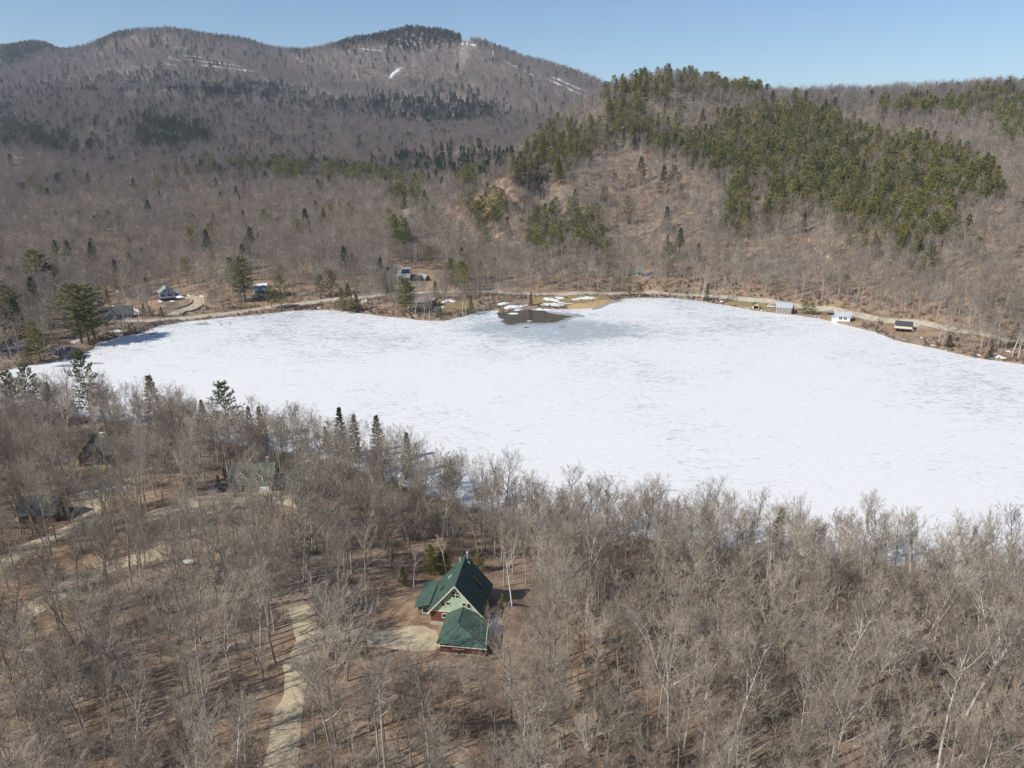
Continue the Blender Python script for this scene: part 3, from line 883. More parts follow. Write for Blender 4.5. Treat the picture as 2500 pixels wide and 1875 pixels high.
# snow left over in the shade (x, y, w, h, skew, mound, lowest range, where)
SNOW = [
    (1346, 731.5, 42, 9, 0.15, 0.35, 300, 'on the dead grass behind the beach'), (1368, 727.5, 26, 4.5, 0.05, 0.35, 300, 'on the dead grass behind the beach'),
    (1433, 728, 46, 8, -0.02, 0.35, 300, 'on the dead grass behind the beach'), (1405, 731, 24, 4, 0.0, 0.25, 300, 'on the dead grass behind the beach'),
    (1352, 744, 56, 8, 0.06, 0.35, 300, 'on the dead grass behind the beach'), (1378, 740, 34, 4, 0.1, 0.25, 300, 'on the dead grass behind the beach'),
    (1246, 750, 40, 9, -0.12, 0.35, 300, 'on the bank above the open water'), (1278, 747, 26, 4, -0.2, 0.25, 300, 'on the bank above the open water'),
    (1265, 756.5, 20, 5, -0.1, 0.3, 300, 'on the bank above the open water'), (1228, 741, 30, 6, -0.1, 0.3, 300, 'on the bank above the open water'),
    (1340, 757.5, 80, 7, 0.04, 0.2, 300, 'at the water line below the beach'), (1410, 757.6, 70, 4.5, -0.02, 0.15, 300, 'at the water line below the beach'),
    (1100, 734, 26, 7, 0.0, 0.4, 300, 'beside the brown roofed house'), (1084, 737, 12, 5, -0.2, 0.3, 300, 'beside the brown roofed house'),
    (1075, 752, 28, 5, -0.3, 0.3, 300, 'below the brown roofed house'), (1060, 757, 14, 4, -0.1, 0.3, 300, 'below the brown roofed house'), (998, 750, 6, 3, 0, 0.3, 300, 'below the brown roofed house'),
    (888, 735, 16, 7, -0.1, 0.4, 300, 'between the pines and the lakeside road'), (778, 752, 10, 4, -0.2, 0.3, 300, 'on the bank by the lake'),
    (187, 834, 26, 9, -0.2, 0.4, 250, 'beside the purple roofed cottage'), (197, 862, 8, 3, 0, 0.3, 250, 'beside the purple roofed cottage'), (285, 808, 24, 7, 0, 0.3, 300, 'on the wooded bank by the lake'),
    (333, 757, 16, 7, 0.3, 0.4, 300, 'beside the large grey house'), (275, 749, 10, 8, -0.6, 0.4, 300, 'behind the large grey house'), (360, 719, 20, 5, -0.1, 0.4, 300, 'in the trees near the blue grey house'), (286, 711, 7, 5, 0, 0.3, 300, 'in the trees near the blue grey house'),
    (392, 736, 12, 4, 0, 0.4, 300, 'below the deck of the blue grey house'), (421, 735.5, 12, 3, 0, 0.3, 300, 'below the deck of the blue grey house'), (437, 719.5, 7, 4, 0.4, 0.5, 300, 'at the corner of the blue grey house'), (456, 721, 13, 2.4, -0.05, 0.4, 300, 'along the edge of the curling driveway'), (492, 723.5, 9, 4, 0.2, 0.4, 300, 'along the edge of the curling driveway'),
    (2385, 866, 22, 5, 0.1, 0.3, 300, 'on the brushy bank of the far shore'), (2440, 872, 34, 8, 0.15, 0.3, 300, 'on the brushy bank of the far shore'), (2465, 858, 18, 5, 0.1, 0.3, 300, 'on the brushy bank of the far shore'), (1762, 736, 14, 4, 0.1, 0.3, 300, 'on the bank below the road'), (2250, 824, 6, 2, 0, 0.2, 300, 'on the brushy bank of the far shore'),
    (1208, 1527, 36, 46, 0.1, 0.25, 60, 'in the shade beside the green roofed house'), (1219, 1537, 8, 10, -0.3, 0.4, 60, 'in the sun beside the green roofed house'),
    (265, 1192, 60, 12, -0.25, 0.3, 60, 'along the gravel drive of the chimney house'), (205, 1203, 40, 8, -0.3, 0.3, 60, 'along the gravel drive of the chimney house'), (232, 1133, 22, 22, 0.6, 0.3, 60, 'on the yellowed lawn'), (245, 1122, 16, 5, 0.4, 0.3, 60, 'on the yellowed lawn'),
    (310, 1187, 16, 30, 0, 0.3, 60, 'along the gravel drive of the chimney house'), (405, 1120, 26, 3, -0.05, 0.2, 60, 'between bare trees near the chimney house'), (365, 1262, 14, 3, 0, 0.2, 60, 'beside the pale gravel lane'), (135, 1379, 14, 7, 0, 0.2, 60, 'beside the pale gravel lane'),
    (505, 1342, 20, 9, 0.1, 0.2, 60, 'beside the pale gravel lane'), (608, 1306, 14, 6, 0.1, 0.2, 60, 'in the trees below the dormered house'), (1132, 585, 14, 10, -0.4, 0.4, 450, 'on the wooded slope above the beach'),
    (2020, 625, 16, 8, -0.3, 0.5, 400, 'among the rocks of the hillside'), (2176, 634, 7, 5, 0, 0.5, 400, 'among the rocks of the hillside'), (2153, 640, 5, 4, 0, 0.5, 400, 'among the rocks of the hillside'), (2196, 667, 6, 9, 0, 0.4, 400, 'among the rocks of the hillside'), (2410, 738, 8, 5, 0, 0.4, 330, 'among the rocks of the hillside'),
    # the mountain
    (1134, 100, 24, 9, 0.1, 0.8, 2000, 'of the summit clearing'), (1130, 106, 5, 9, 0, 0.8, 2000, 'of the summit clearing'), (1141, 107, 4, 8, 0, 0.8, 2000, 'of the summit clearing'), (1155, 110, 14, 4, 0.2, 0.8, 2000, 'of the summit clearing'),
    (1204, 128, 4, 14, 0, 0.8, 2000, 'of a cut ski trail on the mountain'), (1200, 140, 5, 3, 0, 0.8, 2000, 'of a cut ski trail on the mountain'), (1244, 155, 44, 2.4, 0.5, 0.8, 1900, 'of a cut ski trail on the mountain'), (1290, 178, 40, 2.6, 0.5, 0.8, 1900, 'of a cut ski trail on the mountain'), (1390, 207, 90, 1.6, 0.45, 0.8, 1700, 'of a cut ski trail on the mountain'), (1420, 232, 70, 1.6, 0.5, 0.8, 1700, 'of a cut ski trail on the mountain'), (1345, 199, 60, 1.5, 0.45, 0.8, 1700, 'of a cut ski trail on the mountain'),
    (968, 174, 18, 10, -0.75, 0.8, 1700, 'of the steep open trail'), (957, 184, 10, 12, -0.6, 0.8, 1700, 'of the steep open trail'), (978, 167, 14, 3, -0.2, 0.8, 1700, 'of the steep open trail'),
    (520, 153, 150, 2.6, 0.12, 0.6, 1800, 'under the bare trees of the mountain flank'), (430, 145, 40, 5, 0.3, 0.6, 1800, 'under the bare trees of the mountain flank'), (470, 138, 80, 2.4, 0.1, 0.6, 1800, 'under the bare trees of the mountain flank'), (555, 167, 130, 2.2, 0.12, 0.6, 1800, 'under the bare trees of the mountain flank'), (418, 158, 26, 4, 0.2, 0.6, 1800, 'under the bare trees of the mountain flank'), (728, 142, 14, 4, 0.1, 0.6, 1800, 'under the bare trees of the mountain flank'), (905, 122, 50, 2.5, 0.1, 0.6, 1800, 'under the bare trees of the mountain flank'),
    (985, 402, 7, 6, -0.2, 0.4, 600, 'beside the faint valley track'), (978, 428, 5, 12, 0, 0.4, 600, 'beside the faint valley track'), (1010, 376, 26, 3, -0.2, 0.4, 600, 'beside the faint valley track'),
]
for i, (x, y, w, hgt, sk, md, lo, where) in enumerate(SNOW):
    far = lo > 1500
    o, w_ = blob('snow_patch', ell(x, y, w, hgt, 10 if not far else 12, sk), 'snow', 0.05 if not far else 0.6, 'white patch of old snow ' + where, 'stuff', md, lo, 5, 0.42)
    if far and 'flank' not in where and 'cut ski' not in where:
        for q in (0, -22, -44): CLEAR.append((w_ - w_.mean(0)) * 1.25 + w_.mean(0) + np.array([0, q]))

# ------------------------------------------------------------------ building kit (local frame: -y is the front)
def window(root, x, y, z, w, hgt, face='-y', frame='white', bars=(1, 1), t=0.09):
    """frame proud of the wall with a recessed dark pane; (x, y, z) centre on the wall surface"""
    fw = 0.09
    f = MB(); p = MB()
    def put(mb, a0, a1, z0, z1, d0, d1):
        if face == '-y': mb.box(x + a0, x + a1, y - d1, y - d0, z0, z1)
        elif face == '+y': mb.box(x + a0, x + a1, y + d0, y + d1, z0, z1)
        elif face == '-x': mb.box(x - d1, x - d0, y + a0, y + a1, z0, z1)
        else: mb.box(x + d0, x + d1, y + a0, y + a1, z0, z1)
    put(f, -w / 2 - fw, w / 2 + fw, z + hgt / 2, z + hgt / 2 + fw, -0.02, t)
    put(f, -w / 2 - fw, w / 2 + fw, z - hgt / 2 - fw, z - hgt / 2, -0.02, t + 0.03)
    put(f, -w / 2 - fw, -w / 2, z - hgt / 2, z + hgt / 2, -0.02, t)
    put(f, w / 2, w / 2 + fw, z - hgt / 2, z + hgt / 2, -0.02, t)
    for i in range(1, bars[0]):
        a = -w / 2 + w * i / bars[0]
        put(f, a - 0.05, a + 0.05, z - hgt / 2, z + hgt / 2, -0.02, t * 0.8)
    for i in range(1, bars[1]):
        b = z - hgt / 2 + hgt * i / bars[1]
        put(f, -w / 2, w / 2, b - 0.05, b + 0.05, -0.02, t * 0.75)
    fo = f.build('window', frame, root)
    put(p, -w / 2, w / 2, z - hgt / 2, z + hgt / 2, -0.02, 0.03)
    p.build('pane', 'glass', fo)
    return fo

def door(root, x, y, z0, w, hgt, mat, face='-y'):
    m = MB(); hd = MB()
    if face == '-y':
        m.box(x - w / 2, x + w / 2, y - 0.05, y + 0.02, z0, z0 + hgt); hd.box(x + w * 0.3, x + w * 0.38, y - 0.1, y - 0.05, z0 + 0.95, z0 + 1.1)
    elif face == '+x':
        m.box(y - 0.02, y + 0.05, x - w / 2, x + w / 2, z0, z0 + hgt); hd.box(y + 0.05, y + 0.1, x + w * 0.3, x + w * 0.38, z0 + 0.95, z0 + 1.1)
    else:
        m.box(y - 0.05, y + 0.02, x - w / 2, x + w / 2, z0, z0 + hgt); hd.box(y - 0.1, y - 0.05, x + w * 0.3, x + w * 0.38, z0 + 0.95, z0 + 1.1)
    o = m.build('door', mat, root)
    hd.build('handle', 'dark_metal', o)
    return o

def gable_wall(root, x0, x1, y0, y1, z0, ze, zr, axis, mat, name='wall'):
    m = MB()
    if axis == 'y':
        c = (x0 + x1) / 2
        m.extrude([(x0, y0, z0), (x1, y0, z0), (x1, y0, ze), (c, y0, zr), (x0, y0, ze)], (0, y1 - y0, 0))
    else:
        c = (y0 + y1) / 2
        m.extrude([(x0, y0, z0), (x0, y1, z0), (x0, y1, ze), (x0, c, zr), (x0, y0, ze)], (x1 - x0, 0, 0))
    return m.build(name, mat, root)

def gable_roof(root, x0, x1, y0, y1, ze, zr, axis, ov, mat, th=0.16, name='roof', trim=None):
    m = MB()
    a0, a1 = (x0, x1) if axis == 'y' else (y0, y1)
    b0, b1 = (y0, y1) if axis == 'y' else (x0, x1)
    c = (a0 + a1) / 2
    sl = (zr - ze) / (c - a0)
    zl = ze - ov * sl
    g = 0.02
    prof = [(a0 - ov, zl + g), (c, zr + g), (a1 + ov, zl + g), (a1 + ov, zl + th), (c, zr + th * 1.35), (a0 - ov, zl + th)]
    P = lambda a, b, z: (a, b, z) if axis == 'y' else (b, a, z)
    vec = (0, b1 - b0 + 2 * ov, 0) if axis == 'y' else (b1 - b0 + 2 * ov, 0, 0)
    # two slabs that meet at the ridge
    m.extrude([P(a, b0 - ov, z) for a, z in (prof[0], prof[1], prof[4], prof[5])], vec)
    m.extrude([P(a, b0 - ov, z) for a, z in (prof[1], prof[2], prof[3], prof[4])], vec)
    ro = m.build(name, mat, root)
    if trim:
        for bb in (b0 - ov - 0.05, b1 + ov + 0.005):
            for aa, zz in ((a0 - ov, zl), (a1 + ov, zl)):
                MB().extrude([P(aa, bb, zz - 0.12), P(c, bb, zr - 0.12), P(c, bb, zr + th * 1.3), P(aa, bb, zz + th)], (0, 0.045, 0) if axis == 'y' else (0.045, 0, 0)).build('rake_board', trim, ro)
    return ro

def seams(roof, x0, x1, y0, y1, ze, zr, axis, ov, th, mat, step=0.46):
    """standing ribs of a metal roof"""
    m = MB()
    a0, a1 = (x0, x1) if axis == 'y' else (y0, y1)
    b0, b1 = (y0, y1) if axis == 'y' else (x0, x1)
    c = (a0 + a1) / 2
    sl = (zr - ze) / (c - a0)
    zl = ze - ov * sl
    k = int((b1 - b0 + 2 * ov) / step)
    P = lambda a, b, z: (a, b, z) if axis == 'y' else (b, a, z)
    for i in range(k + 1):
        b = b0 - ov + 0.03 + (b1 - b0 + 2 * ov - 0.06) * i / k
        for a in (a0 - ov, a1 + ov):
            m.bar(P(a, b, zl + th + 0.02), P(c, b, zr + th * 1.35 + 0.02), 0.05, 0.07)
    m.bar(P(c, b0 - ov, zr + th * 1.35 + 0.03), P(c, b1 + ov, zr + th * 1.35 + 0.03), 0.3, 0.09)
    return m.build('roof_rib', mat, roof)

def slab(mb, poly, th=0.15):
    mb.extrude([(p[0], p[1], p[2] - th) for p in poly], (0, 0, th))

def chimney(root, x, y, z0, z1, w, mat='stone', d=None):
    d = d or w
    m = MB().box(x - w / 2, x + w / 2, y - d / 2, y + d / 2, z0, z1)
    o = m.build('chimney', mat, root)
    MB().box(x - w / 2 - 0.08, x + w / 2 + 0.08, y - d / 2 - 0.08, y + d / 2 + 0.08, z1 + 0.003, z1 + 0.15).build('chimney_cap', 'cream', o)
    return o

def flue(root, x, y, z0, z1, r=0.12, mat='grey_metal'):
    m = MB().cyl((x, y), r, z0, z1, 10)
    o = m.build('flue_pipe', mat, root)
    MB().cyl((x, y), r * 1.7, z1 + 0.003, z1 + 0.2, 10, r * 0.9).build('flue_cap', mat, o)
    return o

def ssite(k):
    return Vector(SITE[k])

MAT['green_roof'] = plain('green_metal_roof', (0.056, 0.098, 0.074), 0.55, 0.25, 0.5, metal=0.0, spec=0.4)
MAT['pale_green'] = siding('pale_green_siding', (0.43, 0.53, 0.37))
MAT['barn_red'] = siding('dark_red_siding', (0.145, 0.048, 0.038))
MAT['sage_shingle'] = shingle('sage_roof_shingles', (0.105, 0.135, 0.105))
MAT['dark_shingle'] = shingle('dark_roof_shingles', (0.075, 0.085, 0.085))
MAT['grey_shingle'] = shingle('grey_roof_shingles', (0.22, 0.245, 0.25))
MAT['slate_shingle'] = shingle('slate_roof_shingles', (0.055, 0.06, 0.072))
MAT['purple_shingle'] = shingle('purple_brown_roof', (0.115, 0.095, 0.105))
MAT['brown_roof'] = plain('brown_metal_roof', (0.245, 0.185, 0.165), 0.5, 0.12)
MAT['grey_siding'] = siding('grey_siding', (0.24, 0.25, 0.245))
MAT['taupe_siding'] = siding('taupe_siding', (0.17, 0.15, 0.13))
MAT['bluegrey_siding'] = siding('blue_grey_siding', (0.36, 0.41, 0.46))
MAT['blue_siding'] = siding('blue_siding', (0.13, 0.23, 0.42))
MAT['white_siding'] = siding('white_siding', (0.72, 0.73, 0.74))
MAT['yellow_siding'] = siding('yellow_siding', (0.62, 0.46, 0.22))
MAT['brown_siding'] = siding('brown_siding', (0.16, 0.105, 0.075))
MAT['tin_roof'] = plain('grey_tin_roof', (0.36, 0.40, 0.43), 0.5, 0.15)
MAT['cream_roof'] = plain('cream_porch_roof', (0.58, 0.53, 0.38), 0.6, 0.15)
MAT['white_roof'] = plain('white_roof', (0.74, 0.76, 0.76), 0.6, 0.08)
MAT['panel'] = plain('solar_panel', (0.012, 0.014, 0.025), 0.15, 0.2, spec=0.6)
MAT['red_brick'] = plain('rust_siding', (0.20, 0.085, 0.055), 0.8, 0.3)
MAT['tank_white'] = plain('tank_white', (0.80, 0.80, 0.78), 0.4, 0.05)
MAT['boat_wrap'] = plain('boat_wrap', (0.82, 0.83, 0.85), 0.35, 0.05)
MAT['car_white'] = plain('white_car_paint', (0.75, 0.75, 0.75), 0.25, 0.05, spec=0.5)
MAT['car_dark'] = plain('dark_car_paint', (0.035, 0.037, 0.042), 0.25, 0.1, spec=0.5)
MAT['tarp'] = plain('blue_tarp', (0.05, 0.22, 0.70), 0.5, 0.15)
MAT['lattice_red'] = plain('mast_steel', (0.22, 0.24, 0.27), 0.5, 0.2)
MAT['bench_wood'] = plain('table_wood', (0.30, 0.26, 0.22), 0.8, 0.25, 3)

# ---- green roofed house (main subject)
def green_house():
    r = empty('house', ssite('main'), -math.radians(7.5))
    tag(r, 'tall house with dark green metal roof, pale green gable and dark red lower wall', 'house')
    X, Y0, Y1 = 4.9, -4.9, 4.9
    ZE, ZR = 3.25, 9.0
    MB().box(-X - 0.08, X + 0.08, Y0 - 0.08, Y1 + 0.08, -0.8, 0.72).build('foundation', 'stone', r)
    MB().box(-X, X, Y0, Y1, 0.72, 3.18).build('lower_wall', 'barn_red', r)['label'] = 'dark red lower wall'
    gw = gable_wall(r, -X - 0.03, X + 0.03, Y0 - 0.03, Y1 + 0.03, 3.18, ZE + 0.03, ZR, 'y', 'pale_green', 'gable_wall')
    gw['label'] = 'pale green gable wall'
    MB().box(-X - 0.06, X + 0.06, Y0 - 0.075, Y0 - 0.034, 3.02, 3.22).build('trim_band', 'cream', r)
    ro = gable_roof(r, -X, X, Y0, Y1, ZE, ZR, 'y', 0.6, 'green_roof', 0.16, trim='cream')
    seams(ro, -X, X, Y0, Y1, ZE, ZR, 'y', 0.6, 0.16, 'green_roof')
    yf = Y0 - 0.03
    window(r, 0.05, yf, 6.95, 1.35, 1.25, frame='cream', bars=(2, 2))
    for (x, z, w, hgt) in [(-2.42, 4.72, 0.62, 1.0), (-1.45, 4.92, 0.62, 0.65), (1.62, 4.95, 0.62, 0.65), (2.58, 4.75, 0.62, 1.0)]:
        window(r, x, yf, z, w, hgt, frame='cream')
    window(r, -2.25, Y0, 2.15, 0.75, 0.75, frame='cream')
    for x in (-2.4, 2.4):
        window(r, X if x > 0 else -X, 0.6 * x, 2.0, 1.1, 1.2, '+x' if x > 0 else '-x', 'cream')
    for (a, zz) in [(-3.6, 4.55), (-1.3, 7.3), (1.3, 7.3), (3.6, 4.55)]:
        MB().bar((a, Y0 - 0.5, zz + 0.12), (a, Y0, zz - 0.18), 0.10, 0.12).build('roof_bracket', 'dark_metal', r)
    sl = (ZR - ZE) / X
    nrm = Vector((-sl, 0, 1)).normalized()
    def on_roof(side, u, y, w, ln, hgt, mat, name, lift):
        """a box lying on a roof slope; u = distance across from the ridge"""
        m = MB()
        c = lambda uu, yy, hh_: (side * (uu + hh_ * sl / math.hypot(sl, 1)), yy, ZR - uu * sl + 0.2 + hh_ / math.hypot(sl, 1))
        vs_ = [c(u - w / 2, y - ln / 2, lift), c(u + w / 2, y - ln / 2, lift), c(u + w / 2, y + ln / 2, lift), c(u - w / 2, y + ln / 2, lift)]
        vt = [c(u - w / 2, y - ln / 2, lift + hgt), c(u + w / 2, y - ln / 2, lift + hgt), c(u + w / 2, y + ln / 2, lift + hgt), c(u - w / 2, y + ln / 2, lift + hgt)]
        m.add(vs_ + vt, [(3, 2, 1, 0), (4, 5, 6, 7), (0, 1, 5, 4), (1, 2, 6, 5), (2, 3, 7, 6), (3, 0, 4, 7)])
        return m.build(name, mat, ro)
    s1 = on_roof(-1, 2.35, 1.6, 0.75, 0.7, 0.12, 'grey_metal', 'skylight', 0.02)
    s2 = on_roof(-1, 3.5, -0.6, 0.75, 0.7, 0.12, 'glass', 'skylight', 0.02)
    on_roof(1, 3.0, 1.2, 2.0, 0.35, 0.32, 'green_roof', 'roof_curb', 0.0)
    on_roof(1, 2.9, 2.1, 1.7, 1.1, 0.16, 'panel', 'skylight', 0.02)
    on_roof(1, 2.9, 3.3, 1.1, 0.8, 0.16, 'panel', 'skylight', 0.02)
    flue(r, 0.55, 4.6, 7.9, 10.3, 0.17)
    flue(r, -0.9, 4.3, 7.6, 8.9, 0.08, 'white')
    on_roof(1, 0.8, 4.1, 0.35, 0.35, 0.25, 'white', 'roof_vent', 0.0)
    # lean-to porch along the lake side
    MB().box(-8.0, -X - 0.03, -2.6, 4.4, -0.4, 2.2).build('porch_wall', 'taupe_siding', r)
    m = MB(); slab(m, [(-8.6, -3.2, 2.25), (-X - 0.7, -3.2, 3.0), (-X - 0.7, 5.0, 3.0), (-8.6, 5.0, 2.25)], 0.14)
    pr = m.build('porch_roof', 'green_roof', r)
    window(r, -6.4, -2.6, 1.3, 1.3, 1.1, '-y', 'cream')
    window(r, -8.0, 1.0, 1.3, 1.6, 1.1, '-x', 'cream')
    # garage wing in front
    Ax, By = 1.4, -9.8
    A1, B1 = (Ax, Y0 - 0.03, 4.45), (Ax, By, 4.45)
    C1, D1 = (-1.75, Y0 - 0.03, 2.75), (-1.75, -13.35, 2.55)
    E1, F1 = (7.35, -13.35, 2.15), (7.35, -6.6, 2.15)
    G1 = (5.15, Y0 - 0.03, 2.9)
    m = MB()
    for poly in ([A1, C1, D1, B1], [B1, D1, E1], [A1, B1, E1, F1, G1]):
        slab(m, poly, 0.13)
    gr = m.build('garage_roof', 'green_roof', r)
    rb = MB()
    for i in range(20):
        t = (i + 0.5) / 20
        y = -4.95 - t * 8.3
        tb = min(1.0, max(0, (y - By) / (-13.35 - By)))
        zt = 4.45 - tb * 1.9; xt = Ax
        if y > By:
            rb.bar((-1.75, y, 2.72 - 0.2 * t), (Ax, y, 4.47), 0.05, 0.06)
            if y < -6.7:
                rb.bar((7.35, y, 2.17), (Ax, y, 4.47), 0.05, 0.06)
    rb.bar(A1, B1, 0.25, 0.1); rb.bar(B1, D1, 0.22, 0.08); rb.bar(B1, E1, 0.22, 0.08)
    rb.build('roof_rib', 'green_roof', gr)
    MB().box(-1.25, 6.9, -12.9, Y0 - 0.1, 0.35, 2.15).build('garage_wall', 'barn_red', r)['label'] = 'dark red garage wall'
    MB().box(-1.3, 6.95, -12.95, Y0 - 0.12, -1.2, 0.35).build('garage_footing', 'stone', r)
    MB().box(-1.8, 7.4, -13.42, -13.36, 1.98, 2.16).build('fascia', 'cream', r)
    dr = MB().box(-1.33, -1.25, -11.8, -9.0, 0.1, 2.0).build('garage_door', 'cream', r)
    MB().box(-1.33, -1.25, -8.6, -5.8, 0.1, 2.0).build('garage_door', 'cream', r)
    MB().box(1.0, 3.2, -12.96, -12.9, 1.2, 1.32).build('trim_band', 'cream', r)
    return r
green_house()

# ---- house with two dormers
def dormer_house():
    r = empty('house', ssite('dormer'), math.radians(3))
    tag(r, 'grey house with sage green shingle roof and two white trimmed dormers', 'house')
    gable_wall(r, -5.6, 5.4, -3.8, 3.8, -0.6, 2.9, 7.2, 'x', 'grey_siding')
    ro = gable_roof(r, -5.6, 5.4, -3.8, 3.8, 2.9, 7.2, 'x', 0.45, 'sage_shingle', trim='white')
    for xd in (-2.5, 1.9):
        w = 1.25
        dw = gable_wall(r, xd - w, xd + w, -3.9, 0.2, 3.05, 4.9, 6.1, 'y', 'taupe_siding', 'dormer')
        dro = gable_roof(dw, xd - w, xd + w, -3.9, 0.2, 4.9, 6.1, 'y', 0.28, 'sage_shingle', 0.12, 'dormer_roof', trim='white')
        for s in (-1, 1):
            MB().box(xd + s * w - 0.12, xd + s * w + 0.12, -3.97, -3.88, 3.05, 4.9).build('corner_board', 'white', dw)
        window(r, xd, -3.9, 4.05, 1.0, 1.2, '-y', 'white', (2, 1))
    # rear cross gable
    gable_wall(r, -2.2, 1.2, -0.2, 4.6, 3.5, 6.2, 8.1, 'y', 'grey_siding', 'cross_gable')
    gable_roof(r, -2.2, 1.2, -0.2, 4.6, 6.2, 8.1, 'y', 0.25, 'sage_shingle', 0.12, 'cross_gable_roof')
    MB().box(1.6, 5.2, -3.87, -3.8, 0.1, 2.4).build('garage_door', 'white', r)
    door(r, -2.6, -3.8, 0.0, 1.0, 2.05, 'dark_metal')
    for x in (-4.4, -0.8):
        window(r, x, -3.8, 1.35, 1.0, 1.2, '-y', 'white', (2, 1))
    window(r, -5.6, 0, 4.6, 1.0, 1.2, '-x', 'white')
    window(r, -5.6, -1.6, 1.35, 1.0, 1.2, '-x', 'white')
    # glazed link with white posts
    MB().box(5.42, 10.2, -2.6, 1.6, -0.6, 2.5).build('link_wall', 'taupe_siding', r)
    m = MB(); slab(m, [(5.3, -3.1, 2.62), (10.6, -3.1, 2.62), (10.6, 0.2, 3.7), (5.3, 0.2, 3.7)]); slab(m, [(5.3, 2.0, 2.62), (5.3, 0.2, 3.7), (10.6, 0.2, 3.7), (10.6, 2.0, 2.62)])
    m.build('link_roof', 'dark_shingle', r)
    for i in range(4):
        window(r, 6.2 + i * 1.15, -2.6, 1.25, 0.8, 1.9, '-y', 'white')
    chimney(r, 3.4, 1.4, 6.2, 8.2, 0.7)
    return r
dormer_house()

def garage_wing():
    r = empty('garage', ssite('wing'), math.atan2(5.4, 10.5))
    tag(r, 'sage roofed garage with a steep gable standing beside the dormered house', 'garage')
    gable_wall(r, -4.2, 4.2, -5.7, 5.7, -0.8, 3.0, 7.3, 'y', 'taupe_siding')
    gable_roof(r, -4.2, 4.2, -5.7, 5.7, 3.0, 7.3, 'y', 0.45, 'sage_shingle', trim='white')
    for x in (-2.0, 2.0):
        MB().box(x - 1.35, x + 1.35, -5.76, -5.69, 0.0, 2.3).build('garage_door', 'white', r)
    window(r, 0, -5.7, 4.9, 0.9, 1.2, '-y', 'white')
    for y in (-2.5, 2.0):
        window(r, -4.2, y, 1.5, 0.9, 1.1, '-x', 'white')
    chimney(r, 1.6, 3.6, 5.0, 8.0, 0.8, 'grey_metal')
    return r
garage_wing()

# ---- chimney house on the near shore
def chimney_house():
    r = empty('house', ssite('chimney'), math.radians(14))
    tag(r, 'rambling house with sage green roofs and a broad cream chimney by the lake', 'house')
    gable_wall(r, -4.6, 8.6, -3.6, 3.8, -0.8, 3.0, 6.9, 'x', 'brown_siding')
    gable_roof(r, -4.6, 8.6, -3.6, 3.8, 3.0, 6.9, 'x', 0.5, 'dark_shingle')
    gable_wall(r, -9.0, -4.3, -5.6, 3.2, -0.8, 3.2, 6.6, 'y', 'brown_siding', 'cross_wall')
    gable_roof(r, -9.0, -4.3, -5.6, 3.2, 3.2, 6.6, 'y', 0.6, 'green_roof', 0.15, 'cross_roof', trim='dark_metal')
    gable_wall(r, 0.6, 5.4, -8.8, -3.4, -0.8, 2.4, 4.9, 'y', 'brown_siding', 'porch_wall')
    gable_roof(r, 0.6, 5.4, -8.8, -3.4, 2.4, 4.9, 'y', 0.5, 'sage_shingle', 0.15, 'porch_roof')
    chimney(r, -3.2, 0.9, 5.0, 8.3, 1.5, 'cream', 1.0)
    window(r, -6.65, -5.6, 2.0, 1.6, 1.4, '-y', 'cream', (2, 1))
    window(r, -6.65, -5.6, 4.4, 1.1, 1.0, '-y', 'cream')
    for x in (-2.8, 7.2):
        window(r, x, -3.6, 1.5, 1.3, 1.2, '-y', 'cream', (2, 1))
    window(r, -9.0, -2.0, 1.6, 1.5, 1.3, '-x', 'cream', (2, 1))
    window(r, 3.0, -8.8, 1.2, 1.6, 1.3, '-y', 'cream', (2, 1))
    return r
chimney_house()

def dark_garage():
    r = empty('garage', ssite('garage'), math.radians(6))
    tag(r, 'dark roofed garage with dark brown walls beside the gravel drive', 'garage')
    gable_wall(r, -4.6, 4.0, -3.4, 3.4, -0.8, 2.7, 6.1, 'x', 'brown_siding')
    gable_roof(r, -4.6, 4.0, -3.4, 3.4, 2.7, 6.1, 'x', 0.5, 'dark_shingle')
    for x in (-2.6, 1.0):
        MB().box(x - 1.3, x + 1.3, -3.47, -3.4, 0.0, 2.2).build('garage_door', 'wood_brown', r)
    door(r, 0.0, 4.0, 0.0, 1.0, 2.0, 'cream', '+x')
    return r
dark_garage()

# ---- far shore
def face_cam(k, extra=0.0):
    p = SITE[k]
    return -math.atan2(p[0], p[1]) + math.radians(extra)

